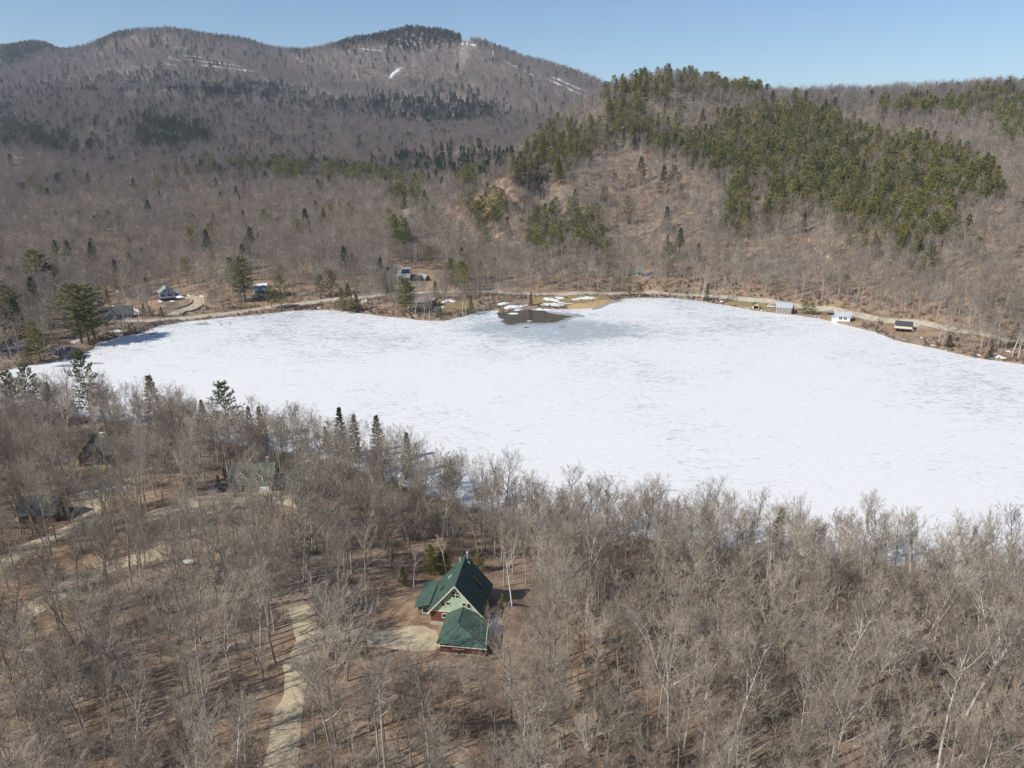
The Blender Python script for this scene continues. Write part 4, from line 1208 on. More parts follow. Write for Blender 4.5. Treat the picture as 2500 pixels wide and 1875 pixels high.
def bluegrey_house():
    r = empty('house', ssite('bluegrey'), math.radians(30))
    tag(r, 'blue grey gabled lake house with front deck beside the curling driveway', 'house')
    MB().box(-4.5, 4.5, -5.2, 5.2, -1.0, 2.2).build('basement_wall', 'slate_shingle', r)
    gable_wall(r, -4.55, 4.55, -5.25, 5.25, 2.2, 5.0, 8.6, 'y', 'bluegrey_siding')
    gable_roof(r, -4.55, 4.55, -5.25, 5.25, 5.0, 8.6, 'y', 0.45, 'grey_shingle', trim='white')
    for x, z, w, hgt in [(-1.4, 6.0, 0.9, 1.2), (1.2, 6.0, 0.9, 1.2), (-2.6, 3.5, 1.6, 1.9), (0.9, 3.5, 1.0, 2.0), (2.3, 3.5, 1.0, 2.0)]:
        window(r, x, -5.25, z, w, hgt, '-y', 'white')
    for y in (-3, 0, 3):
        window(r, -4.55, y, 3.6, 0.9, 1.3, '-x', 'white')
    MB().box(-4.6, 4.9, -8.4, -5.3, 2.0, 2.18).build('deck', 'wood_grey', r)
    for i in range(5):
        x = -4.4 + i * 2.25
        MB().box(x - 0.1, x + 0.1, -8.35, -8.15, -1.0, 2.0).build('deck_post', 'dark_metal', r)
    rl = MB().box(-4.6, 4.9, -8.4, -8.3, 3.0, 3.12)
    for i in range(9):
        rl.box(-4.55 + i * 1.17, -4.47 + i * 1.17, -8.38, -8.31, 2.18, 3.0)
    rl.build('deck_rail', 'white', r)
    gable_wall(r, 4.57, 8.0, 0.5, 4.6, -0.5, 3.4, 5.4, 'x', 'bluegrey_siding', 'side_wing')
    gable_roof(r, 4.6, 8.0, 0.5, 4.6, 3.4, 5.4, 'x', 0.3, 'grey_shingle', 0.15, 'side_roof')
    return r
bluegrey_house()

def blue_box_house():
    r = empty('house', ssite('bluebox'), math.radians(14))
    tag(r, 'small blue two storey house with a flat white roof among pines', 'house')
    MB().box(-4.0, 4.0, -2.6, 2.6, -0.8, 5.6).build('wall', 'blue_siding', r)
    m = MB(); slab(m, [(-4.5, -3.2, 5.9), (4.5, -3.2, 5.9), (4.5, 3.2, 6.3), (-4.5, 3.2, 6.3)], 0.28)
    m.build('roof', 'white_roof', r)
    for x in (-2.6, 0, 2.6):
        window(r, x, -2.6, 4.3, 1.3, 1.2, '-y', 'white')
    for x in (-1.6, 1.6):
        window(r, x, -2.6, 1.5, 1.3, 1.7, '-y', 'white')
    window(r, -4.0, 0, 4.2, 1.0, 1.2, '-x', 'white')
    MB().box(-4.0, 4.0, -4.2, -2.62, 2.6, 2.75).build('balcony', 'wood_grey', r)
    for x in (-3.8, 0, 3.8):
        MB().box(x - 0.08, x + 0.08, -4.15, -4.0, -0.8, 2.6).build('balcony_post', 'wood_grey', r)
    flue(r, -0.8, 0.6, 6.1, 7.5, 0.14, 'white')
    st = MB()
    for i in range(7):
        st.box(-5.6, -4.03, -2.2 + i * 0.35, -1.85 + i * 0.35, 0.0 + i * 0.3, 0.12 + i * 0.3)
    st.build('stairs', 'white', r)
    return r
blue_box_house()

def brown_roof_house():
    r = empty('house', ssite('brownroof'), math.radians(-12))
    tag(r, 'low lake house with wide brown metal roof between pines and the road', 'house')
    gable_wall(r, -6.2, 6.2, -4.2, 4.2, -0.8, 2.6, 4.9, 'x', 'taupe_siding')
    ro = gable_roof(r, -6.2, 6.2, -4.2, 4.2, 2.6, 4.9, 'x', 0.7, 'brown_roof')
    seams(ro, -6.2, 6.2, -4.2, 4.2, 2.6, 4.9, 'x', 0.7, 0.16, 'brown_roof', 0.6)
    for x in (-4, -1, 2, 4.6):
        window(r, x, -4.2, 1.4, 1.5, 1.2, '-y', 'white')
    flue(r, 1.6, -1.6, 3.6, 5.4, 0.25, 'dark_metal')
    return r
brown_roof_house()

def solar_house():
    r = empty('house', ssite('solar') + Vector((-9.5, 0, 0)), math.radians(2))
    tag(r, 'grey house with a roof of dark solar panels and a roof tower', 'house')
    gable_wall(r, -4.6, 4.6, -3.6, 4.6, -0.6, 4.4, 9.4, 'x', 'grey_siding')
    ro = gable_roof(r, -4.6, 4.6, -3.6, 4.6, 4.4, 9.4, 'x', 0.3, 'grey_shingle', trim='white')
    sl = 5.0 / 4.1
    kx = 1 / math.hypot(1, sl)
    for j in range(2):
        for i in range(6):
            x = -1.75 + i * 1.06
            y0 = -2.9 + j * 1.18; y1 = y0 + 1.08
            z = lambda y: 4.4 + (y + 3.6) * sl + 0.28
            MB().extrude([(x, y0, z(y0)), (x + 0.96, y0, z(y0)), (x + 0.96, y1, z(y1)), (x, y1, z(y1))], (0, -0.05, 0.06)).build('solar_panel', 'panel', r)
    # porch
    m = MB(); slab(m, [(-4.9, -6.6, 2.9), (4.9, -6.6, 2.9), (4.9, -3.65, 4.3), (-4.9, -3.65, 4.3)], 0.16)
    m.build('porch_roof', 'wood_grey', r)
    for i in range(5):
        x = -4.6 + i * 2.3
        MB().box(x - 0.1, x + 0.1, -6.5, -6.3, -0.6, 2.75).build('porch_post', 'white', r)
    MB().box(-4.8, 4.8, -6.6, -3.62, -0.6, 0.1).build('porch_floor', 'wood_grey', r)
    for x in (-3, 0, 3):
        window(r, x, -3.6, 1.5, 1.4, 1.6, '-y', 'white')
    gable_wall(r, -3.9, -1.7, 0.2, 2.6, 6.0, 10.8, 11.7, 'y', 'white_siding', 'roof_tower')
    gable_roof(r, -3.9, -1.7, 0.2, 2.6, 10.8, 11.7, 'y', 0.2, 'grey_shingle', 0.12, 'tower_roof')
    window(r, -2.8, 0.2, 9.7, 1.0, 1.6, '-y', 'white')
    # low side buildings
    MB().box(4.65, 8.2, -3.4, 2.0, -0.8, 2.2).build('side_wall', 'blue_siding', r)
    m = MB(); slab(m, [(4.63, -3.8, 2.3), (8.5, -3.8, 2.3), (8.5, 2.4, 3.6), (4.63, 2.4, 3.6)]); m.build('side_roof', 'slate_shingle', r)
    window(r, 6.4, -3.4, 1.2, 2.6, 1.2, '-y', 'white', (3, 1))
    return r
solar_house()

def solar_shed():
    p = ssite('solar') + Vector((6.5, -1.0, 0))
    p.z = h1(p.x, p.y)
    r = empty('shed', p, math.radians(38))
    tag(r, 'dark shed with steep grey green gable roof beside the solar house', 'shed')
    gable_wall(r, -2.2, 2.2, -3.2, 3.2, -0.6, 2.3, 4.6, 'y', 'taupe_siding')
    gable_roof(r, -2.2, 2.2, -3.2, 3.2, 2.3, 4.6, 'y', 0.35, 'grey_shingle', trim='white')
    door(r, 0, -3.2, 0.0, 1.6, 2.0, 'dark_metal')
    p = ssite('solar') + Vector((1.8, -2.0, 0)); p.z = h1(p.x, p.y)
    r = empty('shed', p, math.radians(0))
    tag(r, 'low dark roofed outbuilding between the solar house and the steep shed', 'shed')
    gable_wall(r, -2.0, 2.2, -2.4, 2.4, -0.6, 2.2, 3.8, 'x', 'slate_shingle')
    gable_roof(r, -2.0, 2.2, -2.4, 2.4, 2.2, 3.8, 'x', 0.3, 'slate_shingle')
    window(r, 0, -2.4, 1.2, 1.6, 1.0, '-y', 'white')
solar_shed()

def grey_cottage():
    r = empty('cottage', ssite('cottage'), math.radians(-5))
    tag(r, 'small grey cottage half hidden in bare trees above the road', 'cottage')
    gable_wall(r, -3.4, 3.2, -2.4, 2.4, -0.6, 2.6, 4.5, 'x', 'grey_siding')
    gable_roof(r, -3.4, 3.2, -2.4, 2.4, 2.6, 4.5, 'x', 0.4, 'grey_shingle')
    for x in (-1.8, 1.6):
        window(r, x, -2.4, 1.5, 1.0, 1.2, '-y', 'white')
    door(r, 0, -2.4, 0, 0.9, 2.0, 'white')
    MB().box(-3.5, 3.3, -4.2, -2.42, -0.6, 0.0).build('porch_floor', 'wood_grey', r)
    MB().box(-3.5, 3.3, -4.25, -4.15, 0.0, 0.8).build('porch_rail', 'cream', r)
grey_cottage()

def boathouse():
    r = empty('boathouse', ssite('boathouse'), math.radians(-10))
    tag(r, 'tiny yellow boathouse with open dark front and green gable roof', 'boathouse')
    for s in (-1, 1):
        MB().box(s * 2.0 - 0.1, s * 2.0 + 0.1, -2.3, 2.3, -0.9, 2.3).build('wall', 'yellow_siding', r)
        MB().box(s * 1.65 - 0.24, s * 1.65 + 0.24, -2.4, -2.28, -0.9, 2.1).build('door_jamb', 'yellow_siding', r)
    MB().box(-1.89, 1.89, 2.1, 2.3, -0.9, 2.3).build('wall', 'yellow_siding', r)
    MB().extrude([(-2.1, -2.45, 2.12), (2.1, -2.45, 2.12), (2.1, -2.45, 2.3), (0, -2.45, 4.0), (-2.1, -2.45, 2.3)], (0, 0.12, 0)).build('gable_wall', 'yellow_siding', r)
    MB().box(-1.85, 1.85, -2.2, 2.05, -0.9, -0.6).build('floor', 'wood_brown', r)
    gable_roof(r, -2.1, 2.1, -2.4, 2.4, 2.3, 4.0, 'y', 0.3, 'green_roof', 0.14)
boathouse()

def lake_barn():
    r = empty('boathouse', ssite('lakebarn'), math.radians(-17))
    tag(r, 'weathered grey boathouse with grey tin roof standing at the waterline', 'boathouse')
    gable_wall(r, -4.6, 4.6, -3.2, 3.2, -1.5, 2.8, 5.2, 'x', 'wood_grey')
    ro = gable_roof(r, -4.6, 4.6, -3.2, 3.2, 2.8, 5.2, 'x', 0.5, 'tin_roof')
    seams(ro, -4.6, 4.6, -3.2, 3.2, 2.8, 5.2, 'x', 0.5, 0.16, 'tin_roof', 0.8)
    MB().box(-4.6, 4.6, -3.27, -3.21, 2.1, 2.6).build('trim_band', 'white', r)
    for i in range(6):
        x = -4.2 + i * 1.68
        MB().box(x - 0.08, x + 0.08, -3.33, -3.2, -1.5, 2.1).build('wall_post', 'white', r)
    for x in (-2.5, 0.8):
        window(r, x, -3.2, 0.9, 1.2, 1.0, '-y', 'cream')
lake_barn()

def dark_shed():
    r = empty('shed', ssite('darkshed'), math.radians(-15))
    tag(r, 'little dark brown shed between the tin roofed boathouse and white cottage', 'shed')
    MB().box(-1.9, 1.9, -1.5, 1.5, -0.4, 2.2).build('wall', 'brown_siding', r)
    m = MB(); slab(m, [(-2.2, -1.8, 2.35), (2.2, -1.8, 2.35), (2.2, 1.8, 2.75), (-2.2, 1.8, 2.75)]); m.build('roof', 'wood_grey', r)
    MB().box(-1.5, 1.2, -1.56, -1.5, 0.8, 1.6).build('window', 'glass', r)
    MB().box(-1.9, 1.9, -1.58, -1.51, -0.3, 0.1).build('sill_board', 'white', r)
dark_shed()

def white_cottage():
    r = empty('cottage', ssite('whitecottage'), math.radians(-21))
    tag(r, 'white cottage with grey tin roof at the edge of the frozen lake', 'cottage')
    gable_wall(r, -4.3, 4.0, -3.2, 3.2, -1.2, 3.0, 5.0, 'x', 'white_siding')
    gable_roof(r, -4.3, 4.0, -3.2, 3.2, 3.0, 5.0, 'x', 0.5, 'tin_roof', trim='white')
    for x in (-1.3, 1.3):
        window(r, x, -3.2, 1.7, 1.7, 1.2, '-y', 'white', (2, 1))
    window(r, 4.0, 0, 1.7, 1.3, 1.1, '+x', 'white', (2, 1))
    MB().box(-5.9, -4.32, -2.6, 1.2, -1.2, 2.0).build('side_porch', 'white_siding', r)
    m = MB(); slab(m, [(-6.2, -3.0, 2.15), (-4.33, -3.0, 2.5), (-4.33, 1.6, 2.5), (-6.2, 1.6, 2.15)]); m.build('porch_roof', 'tin_roof', r)
    chimney(r, -2.6, 0.8, 4.0, 5.9, 0.6, 'red_brick')
white_cottage()

def porch_cabin():
    r = empty('cabin', ssite('cabin'), math.radians(-24))
    tag(r, 'dark roofed cabin with cream porch roof and tall stovepipe near the lake', 'cabin')
    gable_wall(r, -4.0, 4.0, -2.2, 3.4, -0.6, 2.9, 4.9, 'x', 'brown_siding')
    gable_roof(r, -4.0, 4.0, -2.2, 3.4, 2.9, 4.9, 'x', 0.45, 'slate_shingle')
    m = MB(); slab(m, [(-5.0, -4.9, 2.0), (4.0, -4.9, 2.0), (4.0, -2.22, 2.75), (-5.0, -2.22, 2.75)], 0.14); m.build('porch_roof', 'cream_roof', r)
    for i in range(4):
        x = -4.8 + i * 2.85
        MB().box(x - 0.08, x + 0.08, -4.8, -4.64, -0.6, 1.86).build('porch_post', 'wood_brown', r)
    MB().box(-5.0, 4.0, -4.9, -2.25, -0.6, 0.0).build('porch_floor', 'red_brick', r)
    for x in (-2.2, 1.6):
        window(r, x, -2.2, 1.3, 1.2, 1.0, '-y', 'white')
    flue(r, -3.3, 1.6, 3.4, 8.2, 0.16, 'red_brick')
    MB().box(4.3, 5.2, -2.0, -1.0, -0.4, 1.2).build('tank_box', 'white', r)
porch_cabin()

def grey_house():
    r = empty('house', ssite('greyhouse'), math.radians(20))
    tag(r, 'large grey shingled house with a front gable behind trees beside the road', 'house')
    gable_wall(r, -8.5, 8.0, -3.8, 4.2, -0.8, 3.1, 7.0, 'x', 'bluegrey_siding')
    gable_roof(r, -8.5, 8.0, -3.8, 4.2, 3.1, 7.0, 'x', 0.5, 'dark_shingle')
    gable_wall(r, -5.5, -0.5, -6.0, -1.0, -0.8, 3.1, 5.9, 'y', 'bluegrey_siding', 'front_gable')
    gable_roof(r, -5.5, -0.5, -6.0, -1.0, 3.1, 5.9, 'y', 0.4, 'dark_shingle', 0.15, 'front_roof', trim='white')
    window(r, -3.0, -6.0, 1.8, 1.8, 1.4, '-y', 'white', (2, 1))
    for x in (1.6, 4.6, 6.6):
        window(r, x, -3.8, 1.6, 1.1, 1.4, '-y', 'white')
    window(r, 8.0, 0, 4.4, 1.0, 1.2, '+x', 'white')
    chimney(r, 3.0, 0.9, 5.5, 8.0, 0.8, 'stone')
grey_house()

def purple_cottage():
    r = empty('cottage', ssite('purpleroof'), math.radians(-18))
    tag(r, 'cottage with broad purple brown roof on the pine covered point', 'cottage')
    gable_wall(r, -6.0, 6.0, -4.0, 4.0, -1.0, 2.4, 5.0, 'x', 'taupe_siding')
    gable_roof(r, -6.0, 6.0, -4.0, 4.0, 2.4, 5.0, 'x', 0.7, 'purple_shingle')
    for x in (-4, -1, 2):
        window(r, x, -4.0, 1.3, 1.6, 1.2, '-y', 'white')
    r = empty('cottage', ssite('darkroof'), math.radians(12))
    tag(r, 'shaded cottage with slate coloured roof deep among the shore pines', 'cottage')
    gable_wall(r, -5.5, 5.5, -3.6, 3.6, -1.0, 2.6, 5.4, 'x', 'grey_siding')
    gable_roof(r, -5.5, 5.5, -3.6, 3.6, 2.6, 5.4, 'x', 0.6, 'purple_shingle')
    for x in (-3.4, 0, 3.4):
        window(r, x, -3.6, 1.3, 1.4, 1.2, '-y', 'white')
purple_cottage()

def hill_house():
    r = empty('house', ssite('hillhouse'), math.radians(25))
    tag(r, 'lone dark blue roofed house high on the wooded mountain side', 'house')
    gable_wall(r, -7.5, 7.5, -5.0, 5.0, -2, 4.2, 9.0, 'x', 'bluegrey_siding')
    gable_roof(r, -7.5, 7.5, -5.0, 5.0, 4.2, 9.0, 'x', 0.7, 'slate_shingle')
    for x in (-5, -1.5, 2, 5.2):
        window(r, x, -5.0, 2.2, 1.6, 1.6, '-y', 'white')
    chimney(r, -5.5, 0.6, 7.5, 11.0, 1.2, 'cream')
    p = ground(524, 266, 1200)
    w = MB()
    W = [(-14, -2), (-5, 0), (6, -1.5), (16, -4)]
    for a, b in zip(W[:-1], W[1:]):
        w.extrude([(a[0], a[1], -2), (b[0], b[1], -2.2), (b[0], b[1], 2.2), (a[0], a[1], 2.2)], (0, 1.5, 0))
    o = w.build('retaining_wall', 'cream')
    o.location = p
    tag(o, 'pale retaining wall beside the lone house on the mountain side', 'wall')
hill_house()
for k_, px_, py_, rad_ in []:
    pass

# ---- small things
def sit(px, py, lo=60.0):
    return Vector(ground(px, py, lo))

def propane_tank():
    p = sit(461, 1380)
    r = empty('propane_tank', p, math.radians(4))
    tag(r, 'white propane tank lying among bare trees beside the gravel lane', 'tank')
    k, prof = 14, [(-1.35, 0.05), (-1.28, 0.28), (-1.1, 0.45), (-0.9, 0.52), (0.9, 0.52), (1.1, 0.45), (1.28, 0.28), (1.35, 0.05)]
    V = [(x, rr * math.cos(2 * math.pi * i / k), 0.85 + rr * math.sin(2 * math.pi * i / k)) for x, rr in prof for i in range(k)]
    F = [(j * k + i, j * k + (i + 1) % k, (j + 1) * k + (i + 1) % k, (j + 1) * k + i) for j in range(len(prof) - 1) for i in range(k)]
    F += [tuple(range(k)), tuple(range((len(prof) - 1) * k, len(prof) * k))]
    MB().add(V, F).build('tank_body', 'tank_white', r)
    MB().cyl((0, 0), 0.2, 1.34, 1.6, 12).build('valve_dome', 'tank_white', r)
    for x in (-0.8, 0.8):
        MB().box(x - 0.12, x + 0.12, -0.35, 0.35, -0.2, 0.42).build('foot', 'stone', r)
propane_tank()

def car(px, py, rz, paint, label, lo, kind='suv'):
    p = sit(px, py, lo)
    p.z += 0.12
    r = empty('parked_car', p, rz)
    tag(r, label, 'car')
    prof = [(-2.2, 0.45), (-2.25, 0.85), (-2.1, 1.0), (-1.75, 1.65), (0.55, 1.68), (1.15, 1.12), (2.05, 1.0), (2.25, 0.75), (2.2, 0.42)]
    MB().extrude([(x, -0.9, z) for x, z in prof], (0, 1.8, 0)).build('body', paint, r)
    for s in (-1, 1):
        MB().extrude([(-1.65, s * 0.905, 1.08), (0.85, s * 0.905, 1.12), (0.45, s * 0.905, 1.55), (-1.5, s * 0.905, 1.55)], (0, s * 0.01, 0)).build('side_window', 'glass', r)
    MB().extrude([(0.6, -0.78, 1.64), (0.6, 0.78, 1.64), (1.12, 0.78, 1.16), (1.12, -0.78, 1.16)], (0.03, 0, 0.03)).build('windscreen', 'glass', r)
    for x in (-1.4, 1.4):
        for s in (-1, 1):
            k = 12
            c = [(x + 0.36 * math.cos(2 * math.pi * i / k), s * 0.93, 0.36 + 0.36 * math.sin(2 * math.pi * i / k)) for i in range(k)]
            w = MB().extrude(c, (0, -s * 0.22, 0)).build('wheel', 'rubber', r)
            c = [(x + 0.2 * math.cos(2 * math.pi * i / k), s * 0.945, 0.36 + 0.2 * math.sin(2 * math.pi * i / k)) for i in range(k)]
            MB().extrude(c, (0, -s * 0.012, 0)).build('hub', 'grey_metal', w)
    for s in (-1, 1):
        MB().box(2.2, 2.27, s * 0.65 - 0.18, s * 0.65 + 0.18, 0.72, 0.88).build('headlight', 'white', r)
    return r
car(1882, 751, math.radians(-20), 'car_white', 'white car parked between the yellow boathouse and tin roofed boathouse', 300)
car(545, 1196, math.radians(60), 'car_dark', 'dark car parked at the end of the dormered house', 60)
car(1537, 673, math.radians(80), 'car_dark', 'dark car parked beside the small grey cottage above the road', 300)

def wrapped_boat():
    p = sit(440, 731.5, 300); p.z += 0.2
    r = empty('boat', p, math.radians(8))
    tag(r, 'white shrink wrapped boat on a trailer at the edge of the driveway', 'boat')
    sec = []
    for i in range(9):
        t = i / 8; x = -2.9 + 5.8 * t
        w = 1.15 * (1 - max(0, (t - 0.45) / 0.55) ** 2.2) + 0.06
        top = 1.5 + 0.8 * math.sin(math.pi * min(1, t * 0.9 + 0.08))
        sec.append([(x, -w * 0.6, 0.7), (x, -w, 1.2), (x, -w * 0.6, (top + 1.2) / 2 + 0.2), (x, 0, top + 0.1), (x, w * 0.6, (top + 1.2) / 2 + 0.2), (x, w, 1.2), (x, w * 0.6, 0.7), (x, 0, 0.5)])
    V = [q for s_ in sec for q in s_]
    F = [(j * 8 + i, j * 8 + (i + 1) % 8, (j + 1) * 8 + (i + 1) % 8, (j + 1) * 8 + i) for j in range(8) for i in range(8)] + [tuple(range(8)), tuple(range(64, 72))]
    MB().add(V, F).build('wrapped_hull', 'boat_wrap', r)
    MB().box(-2.4, 3.6, -0.08, 0.08, 0.35, 0.5).box(-1.0, -0.8, -1.0, 1.0, 0.3, 0.45).build('trailer_frame', 'dark_metal', r)
    for s in (-1, 1):
        c = [(-0.9 + 0.33 * math.cos(a), s * 1.05, 0.3 + 0.33 * math.sin(a)) for a in np.linspace(0, 2 * math.pi, 13)[:-1]]
        MB().extrude(c, (0, -s * 0.2, 0)).build('wheel', 'rubber', r)
wrapped_boat()

def radio_mast():
    p = sit(1033, 72, 2000)
    r = empty('radio_mast', p, 0.3)
    tag(r, 'slender steel radio mast on the spruce covered summit', 'mast')
    m = MB()
    H, b = 46.0, 1.7
    cs = [(b * math.cos(a), b * math.sin(a)) for a in (0, 2.094, 4.189)]
    for c in cs:
        MB().bar((c[0], c[1], -2), (c[0] * 0.7, c[1] * 0.7, H), 0.9).build('mast_leg', 'lattice_red', r)
    for i in range(12):
        z0, z1 = i * H / 12, (i + 1) * H / 12
        for j in range(3):
            m.bar((*cs[j], z0), (*cs[(j + 1) % 3], z1), 0.22)
    m.build('lattice', 'lattice_red', r)
    for z, w in ((H - 1, 7.0), (H - 6, 5.0)):
        MB().box(-w / 2, w / 2, -1.2, 1.2, z, z + 2.2).build('antenna_array', 'lattice_red', r)
    p2 = sit(1028, 73, 2000)
    o = MB().cyl((0, 0), 0.35, -2, 36, 8, 0.15).build('radio_mast', 'lattice_red')
    o.location = p2
    tag(o, 'thin plain whip mast next to the lattice radio mast', 'mast')
radio_mast()

def utility_pole(px, py, hgt, label, lean=0.0):
    p = sit(px, py, 300)
    r = empty('utility_pole', p, 0.2)
    tag(r, label, 'pole', 'utility poles along the far road')
    o = MB().cyl((0, 0), 0.17, -0.6, hgt, 10, 0.11).build('pole', 'wood_grey', r)
    MB().box(-1.1, 1.1, -0.08, 0.08, hgt - 0.9, hgt - 0.75).build('crossarm', 'wood_grey', r)
    for x in (-0.9, 0, 0.9):
        MB().cyl((x, 0), 0.06, hgt - 0.745, hgt - 0.5, 8, 0.04).build('insulator', 'grey_metal', r)
    r.rotation_euler.x = lean
for (px, py, hgt, lab, ln) in [(1466, 713, 10, 'leaning wooden utility pole beside the road behind the beach', 0.06), (1582, 705, 10, 'wooden utility pole below the grey cottage', 0.0),
                               (597, 757, 11, 'wooden utility pole between the lake and the blue house', 0.0), (1925, 736, 10, 'wooden utility pole by the tin roofed boathouse', 0.0),
                               (2222, 780, 11, 'wooden utility pole behind the cabin with the cream porch', 0.0), (1262, 709, 10, 'wooden utility pole on the road above the open water', 0.0)]:
    utility_pole(px, py, hgt, lab, ln)

def picnic_table(px, py, rz, label):
    p = sit(px, py, 300); p.z += 0.1
    r = empty('picnic_table', p, rz)
    tag(r, label, 'picnic table')
    for j in range(4):
        MB().box(-1.0, 1.0, -0.38 + j * 0.2, -0.2 + j * 0.2, 0.72, 0.77).build('top_board', 'bench_wood', r)
    for s in (-1, 1):
        MB().box(-1.0, 1.0, s * 0.75 - 0.13, s * 0.75 + 0.13, 0.42, 0.47).build('seat', 'bench_wood', r)
        MB().bar((s * 0.75, -0.85, -0.1), (s * 0.75, -0.2, 0.71), 0.09).bar((s * 0.75, 0.85, -0.1), (s * 0.75, 0.2, 0.71), 0.09).bar((s * 0.75, -0.8, 0.38), (s * 0.75, 0.8, 0.38), 0.08).build('leg_frame', 'bench_wood', r)
picnic_table(1421, 740, 0.3, 'weathered picnic table on dead grass nearer to the snow patch')
picnic_table(1444, 737, -0.2, 'weathered picnic table on the sand end of the beach')
def bin_(px, py):
    p = sit(px, py, 300)
    r = empty('litter_bin', p); tag(r, 'dark litter bin between snow patches behind the beach', 'bin')
    MB().cyl((0, 0), 0.42, -0.1, 1.25, 12, 0.46).build('barrel', 'car_dark', r)
    MB().cyl((0, 0), 0.5, 1.253, 1.4, 12, 0.3).build('lid', 'dark_metal', r)
bin_(1382, 727.5)
def tarp_pile():
    p = sit(1580, 673, 300)
    V = []; F = []
    k = 10
    for j, (rr, z) in enumerate([(1.5, -0.1), (1.35, 0.8), (1.0, 1.5), (0.35, 1.85)]):
        for i in range(k):
            a = 2 * math.pi * i / k
            q = rr * (1 + 0.15 * math.sin(3 * a + j))
            V.append((q * math.cos(a), 0.8 * q * math.sin(a), z))
    F = [(j * k + i, j * k + (i + 1) % k, (j + 1) * k + (i + 1) % k, (j + 1) * k + i) for j in range(3) for i in range(k)] + [tuple(range(3 * k, 4 * k))]
    o = MB().add(V, F).build('tarp', 'tarp'); o.location = p
    tag(o, 'bright blue tarp draped over a heap beside the grey cottage', 'tarp')
tarp_pile()

# boulders and dry stone walls
def rock_mesh(seed):
    rg = np.random.default_rng(seed)
    bm = bmesh.new()
    bmesh.ops.create_icosphere(bm, subdivisions=2, radius=1.0)
    for v in bm.verts:
        d_ = v.co.normalized()
        k = 1 + 0.35 * float(fbm(np.array([d_.x * 1.4 + seed]), np.array([d_.y * 1.4 + d_.z * 1.1]), seed, 3)[0]) 
        v.co = Vector((d_.x * k * 1.15, d_.y * k * 0.9, d_.z * k * 0.65))
    me = bpy.data.meshes.new('boulder'); bm.to_mesh(me); bm.free()
    me.materials.append(MAT['stone'])
    return me
ROCKS = [rock_mesh(100 + i) for i in range(5)]
def place_rock(name, p, s, parent=None, i=0):
    o = bpy.data.objects.new(name, ROCKS[i % 5])
    col.objects.link(o)
    o.location = p; o.scale = (s, s, s); o.rotation_euler = (0, 0, random.uniform(0, 6.28))
    if parent: o.parent = parent
    return o
def stone_wall(pts, label, sizes=(0.5, 0.9), rows=2):
    W = smooth_line(np.array([ground(x, y, 300)[:2] for x, y in pts]), 6)
    c = W[len(W) // 2]
    r = empty('stone_wall', (c[0], c[1], h1(*c)))
    tag(r, label, 'stone wall')
    seg = np.linalg.norm(np.diff(W, axis=0), axis=1); s = np.concatenate([[0], np.cumsum(seg)])
    i = 0
    for row in range(rows):
        q = 0.3 * row
        while q < s[-1]:
            sz = random.uniform(*sizes) * (1 - 0.12 * row)
            x = np.interp(q, s, W[:, 0]); y = np.interp(q, s, W[:, 1])
            place_rock('stone', (x - c[0] + random.uniform(-.15, .15), y - c[1] + random.uniform(-.15, .15) + 0.25 * row, h1(x, y) - h1(*c) + 0.25 + row * 0.62), sz, r, i)
            q += sz * 1.75; i += 1
stone_wall([(405, 750), (420, 752), (436, 752), (450, 749), (462, 744), (468, 738), (466, 733.5)], 'low wall of pale boulders round the inside of the curling driveway')
stone_wall([(444, 770), (452, 763), (470, 760), (484, 754), (495, 747)], 'low wall of pale boulders holding the outer edge of the curling driveway')
BOULDERS = [(348, 812, .9, 'dark boulder on the ice below the wooded bank'), (361, 809, .8, 'dark boulder on the ice below the wooded bank'), (371, 806, .8, 'dark boulder on the ice below the wooded bank'), (244, 866, .6, 'lone dark stone on the ice off the pine point'),
            (500, 787, .9, 'shore boulder where the road meets the lake'), (535, 788, .6, 'shore boulder where the road meets the lake'), (562, 788, .6, 'shore boulder where the road meets the lake'), (580, 786.5, .5, 'shore boulder where the road meets the lake'),
            (1282, 797.5, 1.0, 'dark rock poking through grey ice near the open water'), (1290, 799, .8, 'dark rock poking through grey ice near the open water'), (1275, 747, 1.1, 'pale boulder on the snowy bank above the open water'),
            (1828, 754, 1.3, 'pale boulder heap flanking the yellow boathouse'), (1822, 752, 1.0, 'pale boulder heap flanking the yellow boathouse'), (1860, 759, 1.3, 'pale boulder heap flanking the yellow boathouse'), (1867, 760, 1.0, 'pale boulder heap flanking the yellow boathouse'),
            (2161, 816, 1.0, 'pale boulder on the bank by the cream porch cabin'), (2208, 831, .9, 'pale boulder on the bank by the cream porch cabin'), (2263, 833, .8, 'pale boulder on the bank by the cream porch cabin'), (2278, 845, 1.2, 'pale boulder on the brushy far bank'), (2310, 857, 1.0, 'pale boulder on the brushy far bank'), (2375, 866, 1.0, 'pale boulder on the brushy far bank'), (2420, 876, 1.2, 'pale boulder on the brushy far bank'),
            (1990, 774, 1.1, 'pale boulder on the bank between shed and tin roofed boathouse'), (2000, 777, .9, 'pale boulder on the bank between shed and tin roofed boathouse'), (1700, 732, 1.0, 'pale boulder below the road bank'), (1670, 729, 0.8, 'pale boulder below the road bank'), (1712, 733, 1.1, 'pale boulder below the road bank'), (380, 650, 2.2, 'big dark boulder on the wooded slope above the grey house'), (616, 612, 2.2, 'big dark boulder on the wooded slope above the blue house'), (440, 630, 2.0, 'big dark boulder on the wooded slope above the curling driveway')]
for i, (px, py, s, lab) in enumerate(BOULDERS):
    p = sit(px, py, 240)
    o = place_rock('boulder', (p.x, p.y, p.z + 0.2 * s), s, None, i)
    tag(o, lab, 'boulder', 'boulders: ' + lab)

